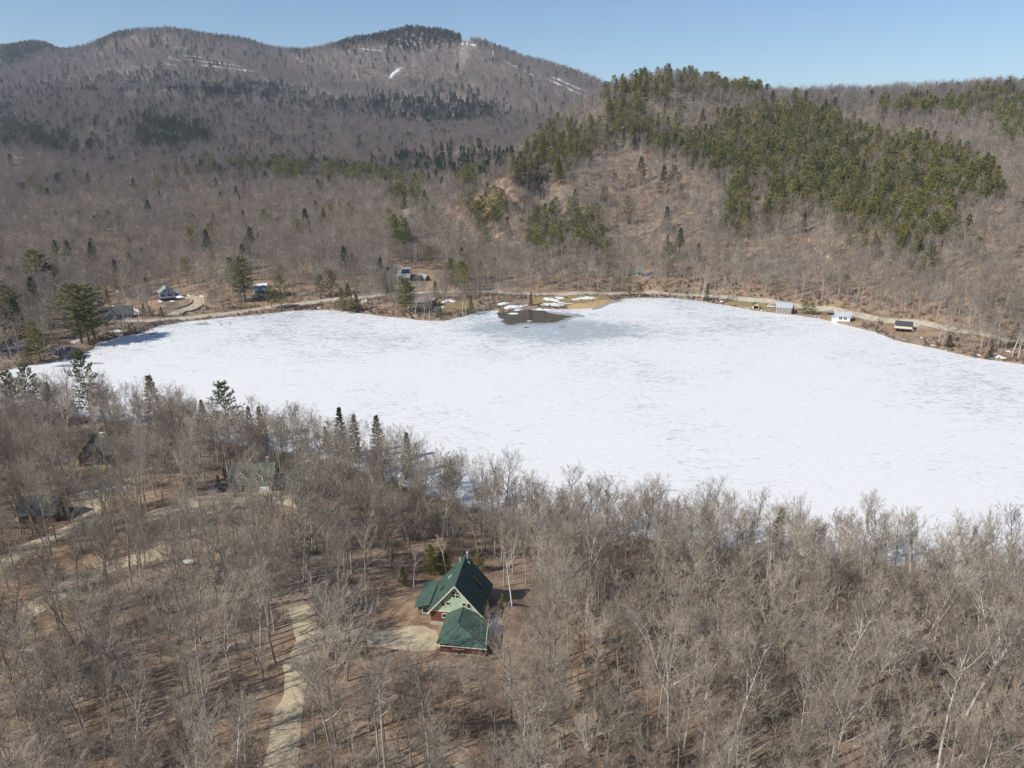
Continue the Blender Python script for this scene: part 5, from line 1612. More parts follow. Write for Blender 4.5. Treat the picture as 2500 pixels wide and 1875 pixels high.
# ------------------------------------------------------------------ trees: branch sets are quadratic curves P(t) = B + D L t + C t^2
def unit(v):
    return v / np.maximum(np.linalg.norm(v, axis=-1, keepdims=True), 1e-9)

class Br:
    def __init__(s, B, D, L, C, r0, r1):
        s.B, s.D, s.L, s.C, s.r0, s.r1 = B, unit(D), L, C, r0, r1
    def at(s, t):
        return s.B + s.D * (s.L * t)[:, None] + s.C * (t * t)[:, None]
    def tan(s, t):
        return unit(s.D * s.L[:, None] + 2 * s.C * t[:, None])
    def rad(s, t):
        return s.r0 + (s.r1 - s.r0) * t

def tubes(br, nseg, sides):
    N = len(br.L)
    t = np.linspace(0, 1, nseg + 1)
    P = br.B[:, None] + br.D[:, None] * (br.L[:, None] * t)[..., None] + br.C[:, None] * (t * t)[None, :, None]
    R = br.r0[:, None] + (br.r1 - br.r0)[:, None] * t
    a = unit(np.cross(br.D, np.where(np.abs(br.D[:, 2:3]) > 0.9, [[1.0, 0, 0]], [[0, 0, 1.0]])))
    b = np.cross(br.D, a)
    th = np.arange(sides) * 2 * math.pi / sides
    ring = a[:, None] * np.cos(th)[None, :, None] + b[:, None] * np.sin(th)[None, :, None]
    V = P[:, :, None] + R[:, :, None, None] * ring[:, None]
    idx = np.arange(N * (nseg + 1) * sides).reshape(N, nseg + 1, sides)
    nx = np.roll(idx, -1, axis=2)
    F = np.stack([idx[:, :-1], nx[:, :-1], nx[:, 1:], idx[:, 1:]], -1).reshape(-1, 4)
    return V.reshape(-1, 3), F

def join(parts):
    Vs, Fs, o = [], [], 0
    for V, F in parts:
        Vs.append(V); Fs.append(F + o); o += len(V)
    return np.concatenate(Vs), Fs

def spawn(rg, par, per, tlo, thi, ang, angv, lk, lkv, up, curl, rk, r1, lmin=0.05, taper_len=True):
    """children along the parents: `per` each, at fractions tlo..thi"""
    N = len(par.L)
    pi = np.repeat(np.arange(N), per)
    k = np.tile(np.arange(per), N)
    t = tlo + (thi - tlo) * (k + rg.random(len(pi))) / per
    sub = Br(par.B[pi], par.D[pi], par.L[pi], par.C[pi], par.r0[pi], par.r1[pi])
    B = sub.at(t); T = sub.tan(t)
    az = rg.random(len(pi)) * 6.283
    a = unit(np.cross(T, rg.normal(size=T.shape)))
    th = np.radians(ang + angv * rg.normal(size=len(pi)))
    D = T * np.cos(th)[:, None] + a * np.sin(th)[:, None] + np.array([0, 0, 1.0]) * up
    D = unit(D)
    L = sub.L * lk * (1 + lkv * (rg.random(len(pi)) * 2 - 1))
    if taper_len:
        L = L * (1.15 - 0.55 * t)
    L = np.maximum(L, lmin)
    C = (np.array([0, 0, 1.0]) * curl + rg.normal(size=D.shape) * 0.10) * L[:, None]
    r0 = np.minimum(sub.rad(t) * rk, sub.rad(t) * 0.9)
    return Br(B, D, L, C, r0, np.full(len(pi), r1) if np.isscalar(r1) else r1)

def merge(*bs):
    return Br(*[np.concatenate([getattr(b, k) for b in bs]) for k in ('B', 'D', 'L', 'C', 'r0', 'r1')])

def bare_tree(seed, H=19.0, base=0.42, limbs=11, ang=42, spread=0.249, fork=False, twig_r=0.011, lod=0, lean=0.03, white=False, tw=1.0):
    rg = np.random.default_rng(seed)
    lean_v = rg.normal(size=2) * lean * H
    tr = Br(np.zeros((1, 3)), np.array([[lean_v[0] / H, lean_v[1] / H, 1.0]]), np.array([H * 0.93]),
            np.array([[rg.normal() * 0.05 * H, rg.normal() * 0.05 * H, 0]]), np.array([0.0105 * H]), np.array([0.02]))
    trunks = tr
    if fork:
        f = spawn(rg, tr, 1, base - 0.02, base + 0.02, 24, 4, 0.56, 0.1, 0.2, 0.12, 0.75, 0.02, taper_len=False)
        trunks = merge(tr, f)
    # limbs
    t = base + (0.95 - base) * (np.arange(limbs) + rg.random(limbs) * 0.8) / limbs
    B = tr.at(t) if False else np.concatenate([Br(tr.B, tr.D, tr.L, tr.C, tr.r0, tr.r1).at(np.array([q])) for q in t])
    az = np.arange(limbs) * 2.4 + rg.random(limbs) * 0.9
    s = (t - base) / (0.95 - base)
    th = np.radians(ang * (1.15 - 0.55 * s) + rg.normal(size=limbs) * 6)
    D = np.stack([np.sin(th) * np.cos(az), np.sin(th) * np.sin(az), np.cos(th)], 1)
    prof = np.sin(np.pi * np.clip(0.30 + 0.62 * s, 0, 1)) ** 0.8
    L = H * spread * prof * (0.85 + 0.4 * rg.random(limbs)) + 0.6
    C = np.stack([rg.normal(size=limbs) * 0.05, rg.normal(size=limbs) * 0.05, 0.16 + 0.1 * rg.random(limbs)], 1) * L[:, None]
    lim = Br(B, D, L, C, tr.r0 * (1 - 0.85 * t) * 0.62, np.full(limbs, 0.016))
    if fork:
        l2 = spawn(rg, f, 6, 0.35, 0.95, ang * 0.9, 8, 0.5, 0.2, 0.15, 0.15, 0.6, 0.014)
        lim = merge(lim, l2)
    wood = [tubes(trunks, 9, 7), tubes(lim, 4, 4)]
    if lod == 0:
        sec = spawn(rg, lim, 7, 0.18, 0.98, 40, 10, 0.46, 0.3, 0.16, 0.14, 0.7, 0.010)
        top = spawn(rg, trunks, 8, 0.72, 0.99, 34, 8, 0.10, 0.3, 0.15, 0.12, 0.6, 0.009, 0.5)
        sec = merge(sec, top)
        tw1 = spawn(rg, sec, 6, 0.2, 1.0, 38, 12, 0.46, 0.35, 0.16, 0.12, 0.75, twig_r * 0.8, 0.35)
        tw1.r0 = np.maximum(tw1.r0 * 0.8, twig_r * 1.3)
        tw2 = spawn(rg, tw1, 3, 0.3, 1.0, 36, 12, 0.60, 0.35, 0.14, 0.06, 0.9, twig_r * 0.45, 0.22)
        tw2.r0 = np.full(len(tw2.L), twig_r * tw)
        crown = [tubes(sec, 3, 3), tubes(tw1, 2, 3), tubes(tw2, 1, 3)]
    elif lod == 1:
        sec = spawn(rg, lim, 6, 0.2, 1.0, 40, 10, 0.48, 0.3, 0.16, 0.14, 0.6, 0.014)
        top = spawn(rg, trunks, 7, 0.72, 0.99, 34, 8, 0.10, 0.3, 0.15, 0.12, 0.6, 0.014, 0.6)
        sec = merge(sec, top)
        sec.r0 = np.maximum(sec.r0, 0.022)
        tw1 = spawn(rg, sec, 6, 0.2, 1.0, 38, 12, 0.52, 0.35, 0.15, 0.1, 0.75, 0.010, 0.4)
        tw1.r0 = np.full(len(tw1.L), twig_r * 2.0 * tw)
        crown = [tubes(sec, 1, 3), tubes(tw1, 1, 3)]
    else:
        sec = spawn(rg, lim, 5, 0.2, 1.0, 40, 10, 0.55, 0.3, 0.16, 0.1, 0.6, 0.02)
        top = spawn(rg, trunks, 6, 0.7, 0.99, 34, 8, 0.12, 0.3, 0.15, 0.1, 0.6, 0.02, 0.8)
        sec = merge(sec, top)
        sec.r0 = np.full(len(sec.L), 0.065 * tw)
        crown = [tubes(sec, 1, 3)]
        wood = [tubes(trunks, 2, 4), tubes(lim, 1, 3)]
    return join(wood), join(crown)

def blades(P, D, Ln, Wd, rg):
    """pointed needle sprays"""
    S = unit(np.cross(D, rg.normal(size=D.shape))) * (Wd / 2)[:, None]
    V = np.stack([P - S, P + S, P + D * Ln[:, None]], 1).reshape(-1, 3)
    F = np.arange(len(P) * 3).reshape(-1, 3)
    return V, F

def conifer(seed, kind='pine', H=20.0, lod=0):
    rg = np.random.default_rng(seed)
    tr = Br(np.zeros((1, 3)), np.array([[rg.normal() * 0.01, rg.normal() * 0.01, 1.0]]), np.array([H * 0.99]), np.array([[rg.normal() * 0.015 * H, rg.normal() * 0.015 * H, 0]]),
            np.array([0.0125 * H]), np.array([0.02]))
    if kind == 'pine':
        nb = 64 if lod < 2 else 22; b0 = 0.24
        t = b0 + (0.985 - b0) * (np.floor(np.arange(nb) / 4) + 0.25 * rg.random(nb)) / (nb / 4)
        s = (t - b0) / (1 - b0)
        L = H * (0.20 * np.sin(np.pi * np.clip(0.30 + 0.66 * s, 0, 1)) ** 0.9 * (0.55 + 0.65 * rg.random(nb)) + 0.02)
        th = np.radians(88 - 45 * s ** 2 + rg.normal(size=nb) * 6)
        curl = 0.16
    elif kind == 'spruce':
        nb = 90 if lod < 2 else 26; b0 = 0.08
        t = b0 + (0.985 - b0) * (np.arange(nb) + rg.random(nb)) / nb
        s = (t - b0) / (1 - b0)
        L = H * ((0.185 if lod == 0 else 0.23) * (1 - s) ** 0.85 * (0.75 + 0.35 * rg.random(nb)) + 0.012)
        th = np.radians(100 - 50 * s + rg.normal(size=nb) * 5)
        curl = -0.08
    else:   # hemlock: broad, feathery, almost to the ground
        nb = 84 if lod < 2 else 26; b0 = 0.10
        t = b0 + (0.98 - b0) * (np.arange(nb) + rg.random(nb)) / nb
        s = (t - b0) / (1 - b0)
        L = H * (0.225 * (1 - s) ** 0.85 * (0.7 + 0.4 * rg.random(nb)) + 0.012)
        th = np.radians(84 - 42 * s + rg.normal(size=nb) * 8)
        curl = -0.12
    az = np.arange(nb) * 2.4 + rg.random(nb) * 1.0
    B = np.concatenate([tr.at(np.array([q])) for q in t])
    D = np.stack([np.sin(th) * np.cos(az), np.sin(th) * np.sin(az), np.cos(th)], 1)
    C = np.stack([rg.normal(size=nb) * 0.05, rg.normal(size=nb) * 0.05, curl * np.ones(nb)], 1) * L[:, None]
    br = Br(B, D, L, C, np.minimum(0.012 * L + 0.012, 0.09), np.full(nb, 0.012))
    wood = [tubes(tr, 6 if lod < 2 else 2, 7 if lod < 2 else 4)]
    if lod < 2: wood.append(tubes(br, 3, 3))
    if lod == 0:
        sub = spawn(rg, br, 9, 0.22, 1.0, 48, 10, 0.30, 0.3, 0.05 if kind == 'pine' else -0.04, 0.02, 0.7, 0.006, 0.25)
        sub.D[:, 2] *= 0.45; sub.D = unit(sub.D)
        nf = 15; wd = 0.16; ln = 0.48
    elif lod == 1:
        sub = spawn(rg, br, 5, 0.25, 1.0, 46, 10, 0.36, 0.3, 0.04 if kind == 'pine' else -0.04, 0.02, 0.7, 0.006, 0.4)
        sub.D[:, 2] *= 0.45; sub.D = unit(sub.D)
        nf = 5; wd = 0.30; ln = 0.75
    else:
        sub = br
        nf = 10; wd = 1.0; ln = 1.6
    if lod == 0: wood.append(tubes(sub, 1, 3))
    ns = len(sub.L)
    pi = np.repeat(np.arange(ns), nf)
    tt = 0.12 + 0.9 * rg.random(len(pi))
    S = Br(sub.B[pi], sub.D[pi], sub.L[pi], sub.C[pi], sub.r0[pi], sub.r1[pi])
    P = S.at(tt); T = S.tan(tt)
    Dn = unit(T * 0.8 + rg.normal(size=T.shape) * np.array([0.55, 0.55, 0.35]) + np.array([0, 0, 0.28 if kind == 'pine' else -0.05]))
    V, F = blades(P, Dn, ln * (0.7 + 0.6 * rg.random(len(pi))), wd * (0.7 + 0.6 * rg.random(len(pi))), rg)
    return join(wood), (V, [F])

def bush(seed, H=2.2, n=26, r=0.014):
    rg = np.random.default_rng(seed)
    az = rg.random(n) * 6.283; th = np.radians(10 + 40 * rg.random(n))
    D = np.stack([np.sin(th) * np.cos(az), np.sin(th) * np.sin(az), np.cos(th)], 1)
    st = Br(rg.normal(size=(n, 3)) * np.array([0.25, 0.25, 0]), D, H * (0.6 + 0.5 * rg.random(n)), rg.normal(size=(n, 3)) * 0.12 * H, np.full(n, r * 1.3), np.full(n, r * 0.5))
    tw = spawn(rg, st, 6, 0.25, 1.0, 35, 10, 0.45, 0.3, 0.15, 0.1, 0.7, r * 0.5, 0.2)
    tw.r0 = np.full(len(tw.L), r)
    return join([tubes(st, 2, 3), tubes(tw, 1, 3)])

def two_mesh(name, wood, crown):
    """trunk and crown as one mesh with two material slots (for stuff)"""
    (V1, F1), (V2, F2) = wood, crown
    F1 = [f for f in F1]; F2 = [f + len(V1) for f in F2]
    n1 = sum(len(f) for f in F1); n2 = sum(len(f) for f in F2)
    return np_mesh(name, np.concatenate([V1, V2]), F1 + F2, mat_idx=np.concatenate([np.zeros(n1), np.ones(n2)]))

def lod_obj(name, wood, crown, m1, m2):
    me = two_mesh(name, wood, crown)
    me.materials.append(MAT[m1]); me.materials.append(MAT[m2])
    return bpy.data.objects.new(name, me)

# near bare trees: forms, each with its own look
FORMS = [  # (seed, kwargs, description)
    (1, dict(H=20, base=0.42, limbs=12, ang=44, spread=0.242), 'bare tree with round twiggy crown'),
    (2, dict(H=21, base=0.52, limbs=11, ang=36, spread=0.199), 'bare tree with high narrow crown'),
    (3, dict(H=19, base=0.34, limbs=13, ang=50, spread=0.279, fork=True), 'fork trunked bare tree with wide crown'),
    (4, dict(H=17, base=0.40, limbs=12, ang=38, spread=0.220, fork=True), 'fork trunked bare tree with upright branches'),
    (5, dict(H=18, base=0.46, limbs=10, ang=56, spread=0.265), 'bare tree with wide spreading limbs'),
    (6, dict(H=14, base=0.38, limbs=11, ang=34, spread=0.191), 'slim bare tree with upswept twigs'),
    (7, dict(H=20, base=0.60, limbs=9, ang=40, spread=0.176), 'bare tree with long clean trunk'),
    (8, dict(H=18, base=0.36, limbs=13, ang=46, spread=0.249, lean=0.10), 'leaning bare tree with dense crown'),
]
def mesh_of(name, geo, mat):
    V, F = geo
    me = np_mesh(name, V, F, smooth=False)
    me.materials.append(MAT[mat])
    return me
NEAR = []
for s, kw, desc in FORMS:
    w, c = bare_tree(s, **kw)
    NEAR.append((mesh_of('trunk', w, 'bark'), mesh_of('crown', c, 'twig'), desc, kw['H']))
BIRCH = []
for s, kw, desc in [(21, dict(H=17, base=0.45, limbs=9, ang=34, spread=0.176, lean=0.06), 'white birch with slim upright branches'),
                    (22, dict(H=18, base=0.50, limbs=8, ang=42, spread=0.191, fork=True, lean=0.08), 'white birch with a forked white trunk'),
                    (23, dict(H=14, base=0.55, limbs=7, ang=48, spread=0.176, lean=0.12), 'leaning white birch with a crooked top')]:
    w, c = bare_tree(s, **kw, tw=0.8)
    BIRCH.append((mesh_of('trunk', w, 'birch_bark'), mesh_of('crown', c, 'twig'), desc, kw['H']))
CON = {}
for kind, mat in (('pine', 'pine'), ('spruce', 'spruce'), ('hemlock', 'hemlock')):
    lst = []
    for s in range(3):
        w, c = conifer(40 + s + {'pine': 0, 'spruce': 10, 'hemlock': 20}[kind], kind, 20.0, 0)
        lst.append((mesh_of('trunk', w, 'dark_bark'), mesh_of('foliage', c, mat)))
    CON[kind] = lst
CON1 = {}
for kind, mat in (('pine', 'pine'), ('spruce', 'spruce'), ('hemlock', 'hemlock')):
    lst = []
    for s in range(3):
        w, c = conifer(140 + s + {'pine': 0, 'spruce': 10, 'hemlock': 20}[kind], kind, 20.0, 1)
        lst.append((mesh_of('trunk', w, 'dark_bark'), mesh_of('foliage', c, mat)))
    CON1[kind] = lst

def put_tree(name, trunk_me, crown_me, crown_name, p, sc, rz, label, cat, group, tilt=0.0):
    r = bpy.data.objects.new(name, None)
    col.objects.link(r)
    r.location = p; r.scale = (sc[0], sc[0], sc[1]); r.rotation_euler = (tilt * math.cos(rz * 3), tilt * math.sin(rz * 3), rz)
    t = bpy.data.objects.new('trunk', trunk_me); col.objects.link(t); t.parent = r
    c = bpy.data.objects.new(crown_name, crown_me); col.objects.link(c); c.parent = r
    tag(r, label, cat, group)
    return r

# ------------------------------------------------------------------ where trees grow
BUILD = [(SITE[k][0], SITE[k][1], rad) for k, rad in (('main', 8.5), ('dormer', 8.5), ('wing', 7.5), ('chimney', 9.5), ('garage', 6.0), ('bluegrey', 9.5), ('bluebox', 6), ('brownroof', 8), ('solar', 10), ('cottage', 6),
         ('boathouse', 4), ('lakebarn', 6.5), ('darkshed', 4), ('whitecottage', 7), ('cabin', 7.5), ('greyhouse', 9.5), ('purpleroof', 8), ('darkroof', 7), ('hillhouse', 16))]
BUILD += [(SITE['main'][0] - 1, SITE['main'][1] - 9.5, 8.0), (SITE['solar'][0] - 9.5, SITE['solar'][1], 9.0)]
SB = []   # sight gaps: a few trees fewer right in front of the houses, as in the photograph

def free(x, y, margin=2.0, road_margin=0.8):
    ok = ~inpoly(x, y, LAKE)
    ok &= seg_dist(x, y, LAKE, True) > margin
    for C, hw in ROADS:
        m = (x > C[:, 0].min() - 9) & (x < C[:, 0].max() + 9) & (y > C[:, 1].min() - 9) & (y < C[:, 1].max() + 9)
        if m.any():
            dd = seg_dist(x[m], y[m], C[::3] if len(C) > 9 else C)
            ok[m] &= dd > hw + road_margin
    for P in CLEAR:
        ok &= ~inpoly(x, y, P)
    for bx, by, rad in BUILD:
        ok &= np.hypot(x - bx, y - by) > rad
    return ok

def scatter(x0, x1, y0, y1, step, seed):
    rg = np.random.default_rng(seed)
    nx, ny = int((x1 - x0) / step), int((y1 - y0) / step)
    gx, gy = np.meshgrid(np.arange(nx), np.arange(ny))
    x = x0 + (gx.ravel() + 0.5 + (rg.random(nx * ny) - 0.5) * 1.1) * step
    y = y0 + (gy.ravel() + 0.5 + (rg.random(nx * ny) - 0.5) * 1.1) * step
    return x, y, rg

# ground hidden behind nearer ridges carries no trees worth building
RUNMAX = np.maximum.accumulate(np.where(GR > 430, (GZ - CAM_Z) / GR, -9), axis=0)
def seen(x, y, z, top=26.0):
    a = np.arctan2(x, y); r = np.hypot(x, y)
    i = np.clip(np.searchsorted(RR, r) - 2, 0, len(RR) - 1)
    j = np.clip(np.searchsorted(AZ, a), 0, len(AZ) - 1)
    return (z + top - CAM_Z) / r >= RUNMAX[i, j]

# conifer stands as surveyed from the photograph (outline in 2212-wide pixels, share of conifers, kind)
STANDS = [
    ([(1290, 240), (1330, 190), (1400, 172), (1500, 176), (1470, 212), (1400, 240), (1420, 268), (1480, 290), (1560, 262), (1640, 232), (1700, 226), (1800, 245), (1850, 298), (1950, 285), (2010, 330), (2090, 345), (2140, 390), (2175, 440),
      (2050, 455), (2080, 520), (1990, 558), (1880, 558), (1800, 510), (1740, 462), (1640, 462), (1570, 430), (1560, 385), (1480, 352), (1440, 336), (1340, 305), (1290, 332), (1200, 395), (1100, 405), (1130, 345), (1200, 285)], 0.36, 'mix'),
    ([(1560, 270), (1700, 240), (1800, 260), (1900, 320), (2060, 350), (2130, 400), (2040, 450), (2000, 520), (1880, 520), (1760, 440), (1600, 440), (1500, 345)], 0.54, 'mix'),
    ([(1330, 165), (1640, 190), (1640, 215), (1480, 200), (1330, 200)], 0.30, 'pine'),
    ([(1560, 430), (1600, 430), (1610, 520), (1570, 520)], 0.8, 'pine'),
    ([(1640, 440), (1700, 450), (1690, 480), (1640, 470)], 0.6, 'mix'),
    ([(2090, 210), (2212, 190), (2212, 330), (2160, 330)], 0.25, 'pine'),
    ([(1900, 230), (2080, 225), (2080, 260), (1900, 262)], 0.35, 'mix'),
    ([(1135, 478), (1180, 470), (1300, 485), (1300, 560), (1135, 560)], 0.42, 'pine'),
    ([(995, 380), (1020, 380), (1020, 432), (995, 432)], 0.6, 'pine'),
    ([(1060, 425), (1095, 425), (1095, 490), (1010, 505), (1010, 460)], 0.5, 'pine'),
    ([(845, 485), (880, 485), (880, 545), (845, 545)], 0.6, 'pine'),
    # mountain, from the summit down
    ([(705, 88), (780, 72), (850, 52), (980, 60), (1010, 78), (965, 100), (930, 98), (890, 112), (850, 100), (800, 90), (740, 108)], 0.97, 'spruce'),
    ([(0, 100), (60, 88), (175, 92), (175, 106), (110, 112), (60, 125), (0, 150)], 0.9, 'spruce'),
    ([(205, 98), (230, 66), (290, 64), (290, 74), (240, 84), (215, 100)], 0.75, 'spruce'),
    ([(360, 60), (520, 72), (640, 100), (640, 114), (500, 92), (360, 76)], 0.35, 'spruce'),
    ([(985, 66), (1120, 98), (1120, 116), (985, 84)], 0.35, 'spruce'),
    ([(380, 100), (450, 95), (450, 130), (380, 125)], 0.35, 'spruce'),
    ([(325, 85), (380, 88), (380, 105), (325, 100)], 0.4, 'spruce'),
    ([(400, 190), (560, 178), (700, 215), (860, 205), (1060, 235), (1100, 255), (960, 275), (700, 245), (500, 225), (410, 235)], 0.68, 'spruce'),
    ([(430, 185), (545, 175), (560, 205), (440, 215)], 0.6, 'spruce'),
    ([(780, 215), (1040, 210), (1060, 245), (930, 270), (800, 245)], 0.72, 'spruce'),
    ([(285, 280), (330, 265), (455, 275), (465, 310), (400, 330), (300, 330)], 0.9, 'hemlock'),
    ([(0, 265), (60, 270), (160, 300), (180, 330), (150, 345), (60, 325), (0, 320)], 0.8, 'pine'),
    ([(0, 215), (40, 220), (40, 260), (0, 260)], 0.6, 'spruce'),
    ([(330, 330), (500, 345), (700, 370), (880, 375), (880, 410), (720, 395), (500, 365), (330, 350)], 0.32, 'pine'),
    ([(600, 370), (740, 370), (740, 395), (600, 395)], 0.4, 'pine'),
    ([(850, 395), (905, 395), (905, 445), (850, 440)], 0.4, 'pine'),
    ([(880, 190), (1010, 180), (1040, 205), (900, 205)], 0.15, 'pine'),
    ([(905, 165), (985, 185), (960, 205), (905, 190)], 0.3, 'pine'),
    ([(0, 170), (420, 150), (700, 200), (700, 300), (0, 260)], 0.26, 'spruce'),
    ([(0, 250), (200, 260), (1100, 260), (1100, 420), (200, 360), (0, 330)], 0.15, 'spruce'),
    ([(200, 110), (640, 110), (1000, 110), (1240, 170), (1240, 250), (200, 200)], 0.05, 'spruce'),
]
BARE_PATCH = [([(925, 320), (1060, 318), (1080, 345), (960, 360), (920, 345)], 0.5), ([(1210, 420), (1420, 360), (1560, 440), (1500, 520), (1250, 520)], 0.9),
              ([(340, 640), (460, 640), (520, 600), (560, 560), (420, 560)], 0.5)]
rgj = np.random.default_rng(99)
def conifer_share(px, py):
    p = np.zeros(len(px)); k = np.zeros(len(px), int)      # kind: 0 pine 1 spruce 2 hemlock
    X = px / K + rgj.normal(size=len(px)) * 9; Y = py / K + rgj.normal(size=len(px)) * 5
    for poly, sh, kind in STANDS:
        m = inpoly(X, Y, poly)
        up = m & (sh > p)
        p[up] = sh
        k[up] = {'pine': 0, 'spruce': 1, 'hemlock': 2, 'mix': 3}[kind]
    return p, k
KN = ['pine', 'spruce', 'hemlock']

# instancing for what nobody could count
def stuff_cloud(name, label, variants, pts, rots, scls, idxs):
    c = bpy.data.collections.new(name + '_forms')
    for i, o in enumerate(variants):
        o.name = '%s_form_%02d' % (name, i)
        c.objects.link(o)
    me = bpy.data.meshes.new(name)
    me.vertices.add(len(pts)); me.vertices.foreach_set('co', np.asarray(pts, np.float32).ravel())
    a = me.attributes.new('rot', 'FLOAT_VECTOR', 'POINT'); a.data.foreach_set('vector', np.asarray(rots, np.float32).ravel())
    a = me.attributes.new('scl', 'FLOAT_VECTOR', 'POINT'); a.data.foreach_set('vector', np.asarray(scls, np.float32).ravel())
    a = me.attributes.new('idx', 'INT', 'POINT'); a.data.foreach_set('value', np.asarray(idxs, np.int32))
    o = bpy.data.objects.new(name, me); col.objects.link(o)
    ng = bpy.data.node_groups.new(name, 'GeometryNodeTree')
    ng.interface.new_socket('Geometry', in_out='INPUT', socket_type='NodeSocketGeometry')
    ng.interface.new_socket('Geometry', in_out='OUTPUT', socket_type='NodeSocketGeometry')
    gi = ng.nodes.new('NodeGroupInput'); go = ng.nodes.new('NodeGroupOutput')
    ip = ng.nodes.new('GeometryNodeInstanceOnPoints')
    ci = ng.nodes.new('GeometryNodeCollectionInfo')
    ci.inputs['Collection'].default_value = c
    ci.inputs['Separate Children'].default_value = True
    ci.inputs['Reset Children'].default_value = True
    def attr(nm, ty):
        nd = ng.nodes.new('GeometryNodeInputNamedAttribute'); nd.data_type = ty
        nd.inputs['Name'].default_value = nm
        return nd.outputs['Attribute']
    ng.links.new(gi.outputs[0], ip.inputs['Points'])
    ng.links.new(ci.outputs[0], ip.inputs['Instance'])
    ip.inputs['Pick Instance'].default_value = True
    ng.links.new(attr('idx', 'INT'), ip.inputs['Instance Index'])
    e2r = ng.nodes.new('FunctionNodeEulerToRotation')
    ng.links.new(attr('rot', 'FLOAT_VECTOR'), e2r.inputs[0])
    ng.links.new(e2r.outputs[0], ip.inputs['Rotation'])
    ng.links.new(attr('scl', 'FLOAT_VECTOR'), ip.inputs['Scale'])
    ng.links.new(ip.outputs[0], go.inputs[0])
    md = o.modifiers.new('scatter', 'NODES'); md.node_group = ng
    tag(o, label, kind='stuff')
    return o

BIRCH_XY = []
def whereabouts(x, y):
    """a findable landmark close to a tree"""
    marks = [('main', 17, 'beside the green roofed house'), ('dormer', 17, 'beside the dormered house'), ('wing', 15, 'beside the steep sage garage'), ('chimney', 19, 'beside the chimney house'), ('garage', 15, 'beside the dark garage'),
             ('bluegrey', 25, 'near the blue grey lake house'), ('bluebox', 25, 'near the small blue house'), ('brownroof', 26, 'near the brown roofed house'), ('solar', 28, 'near the solar panel house'), ('cottage', 22, 'near the small grey cottage'),
             ('lakebarn', 20, 'near the tin roofed boathouse'), ('whitecottage', 20, 'near the white cottage'), ('cabin', 22, 'near the cream porch cabin'), ('greyhouse', 25, 'near the large grey house'), ('purpleroof', 26, 'near the purple roofed cottage'), ('darkroof', 26, 'near the slate roofed cottage')]
    for bx, by in BIRCH_XY:
        if math.hypot(x - bx, y - by) < 5.5:
            return 'next to a white birch'
    best = None
    for k, rad, txt in marks:
        dd = math.hypot(x - SITE[k][0], y - SITE[k][1])
        if dd < rad and (best is None or dd < best[0]):
            best = (dd, txt)
    if best: return best[1]
    X, Y = np.array([x]), np.array([y])
    sd = seg_dist(X, Y, LAKE, True)[0]
    if math.hypot(x, y) < 330:
        C = ROADS[2][0]
        dr = seg_dist(X, Y, C)[0]
        if dr < 8: return 'beside the winding driveway'
        if seg_dist(X, Y, ROADS[4][0])[0] < 8: return 'beside the pale gravel lane'
        if seg_dist(X, Y, ROADS[6][0])[0] < 7: return 'beside the chimney house drive'
        if sd < 12: return 'on the near lake shore'
        if dr < 15: return 'a few steps from the driveway'
        if dr < 24: return 'in woods off the driveway'
        if sd < 28: return 'just above the near shore'
        if sd < 45: return 'in woods above the near shore'
        if x > 70: return 'in woods far east of the house'
        if x > 40: return 'in open woods east of the house'
        if x > 0: return 'in woods uphill of the green house'
        return 'in woods between driveway and lane'
    if sd < 22: return 'on the far lake shore'
    if sd < 60: return 'just behind the far shore road'
    z_ = h1(x, y)
    band = 'low on' if z_ < 32 else 'partway up' if z_ < 58 else 'halfway up' if z_ < 82 else 'high on' if z_ < 115 else 'on the crest of'
    if x > 120: return band + ' the steep hill across the lake'
    if x > 20: return band + ' the pine knob across the lake'
    return band + ' the wooded slope across the lake'

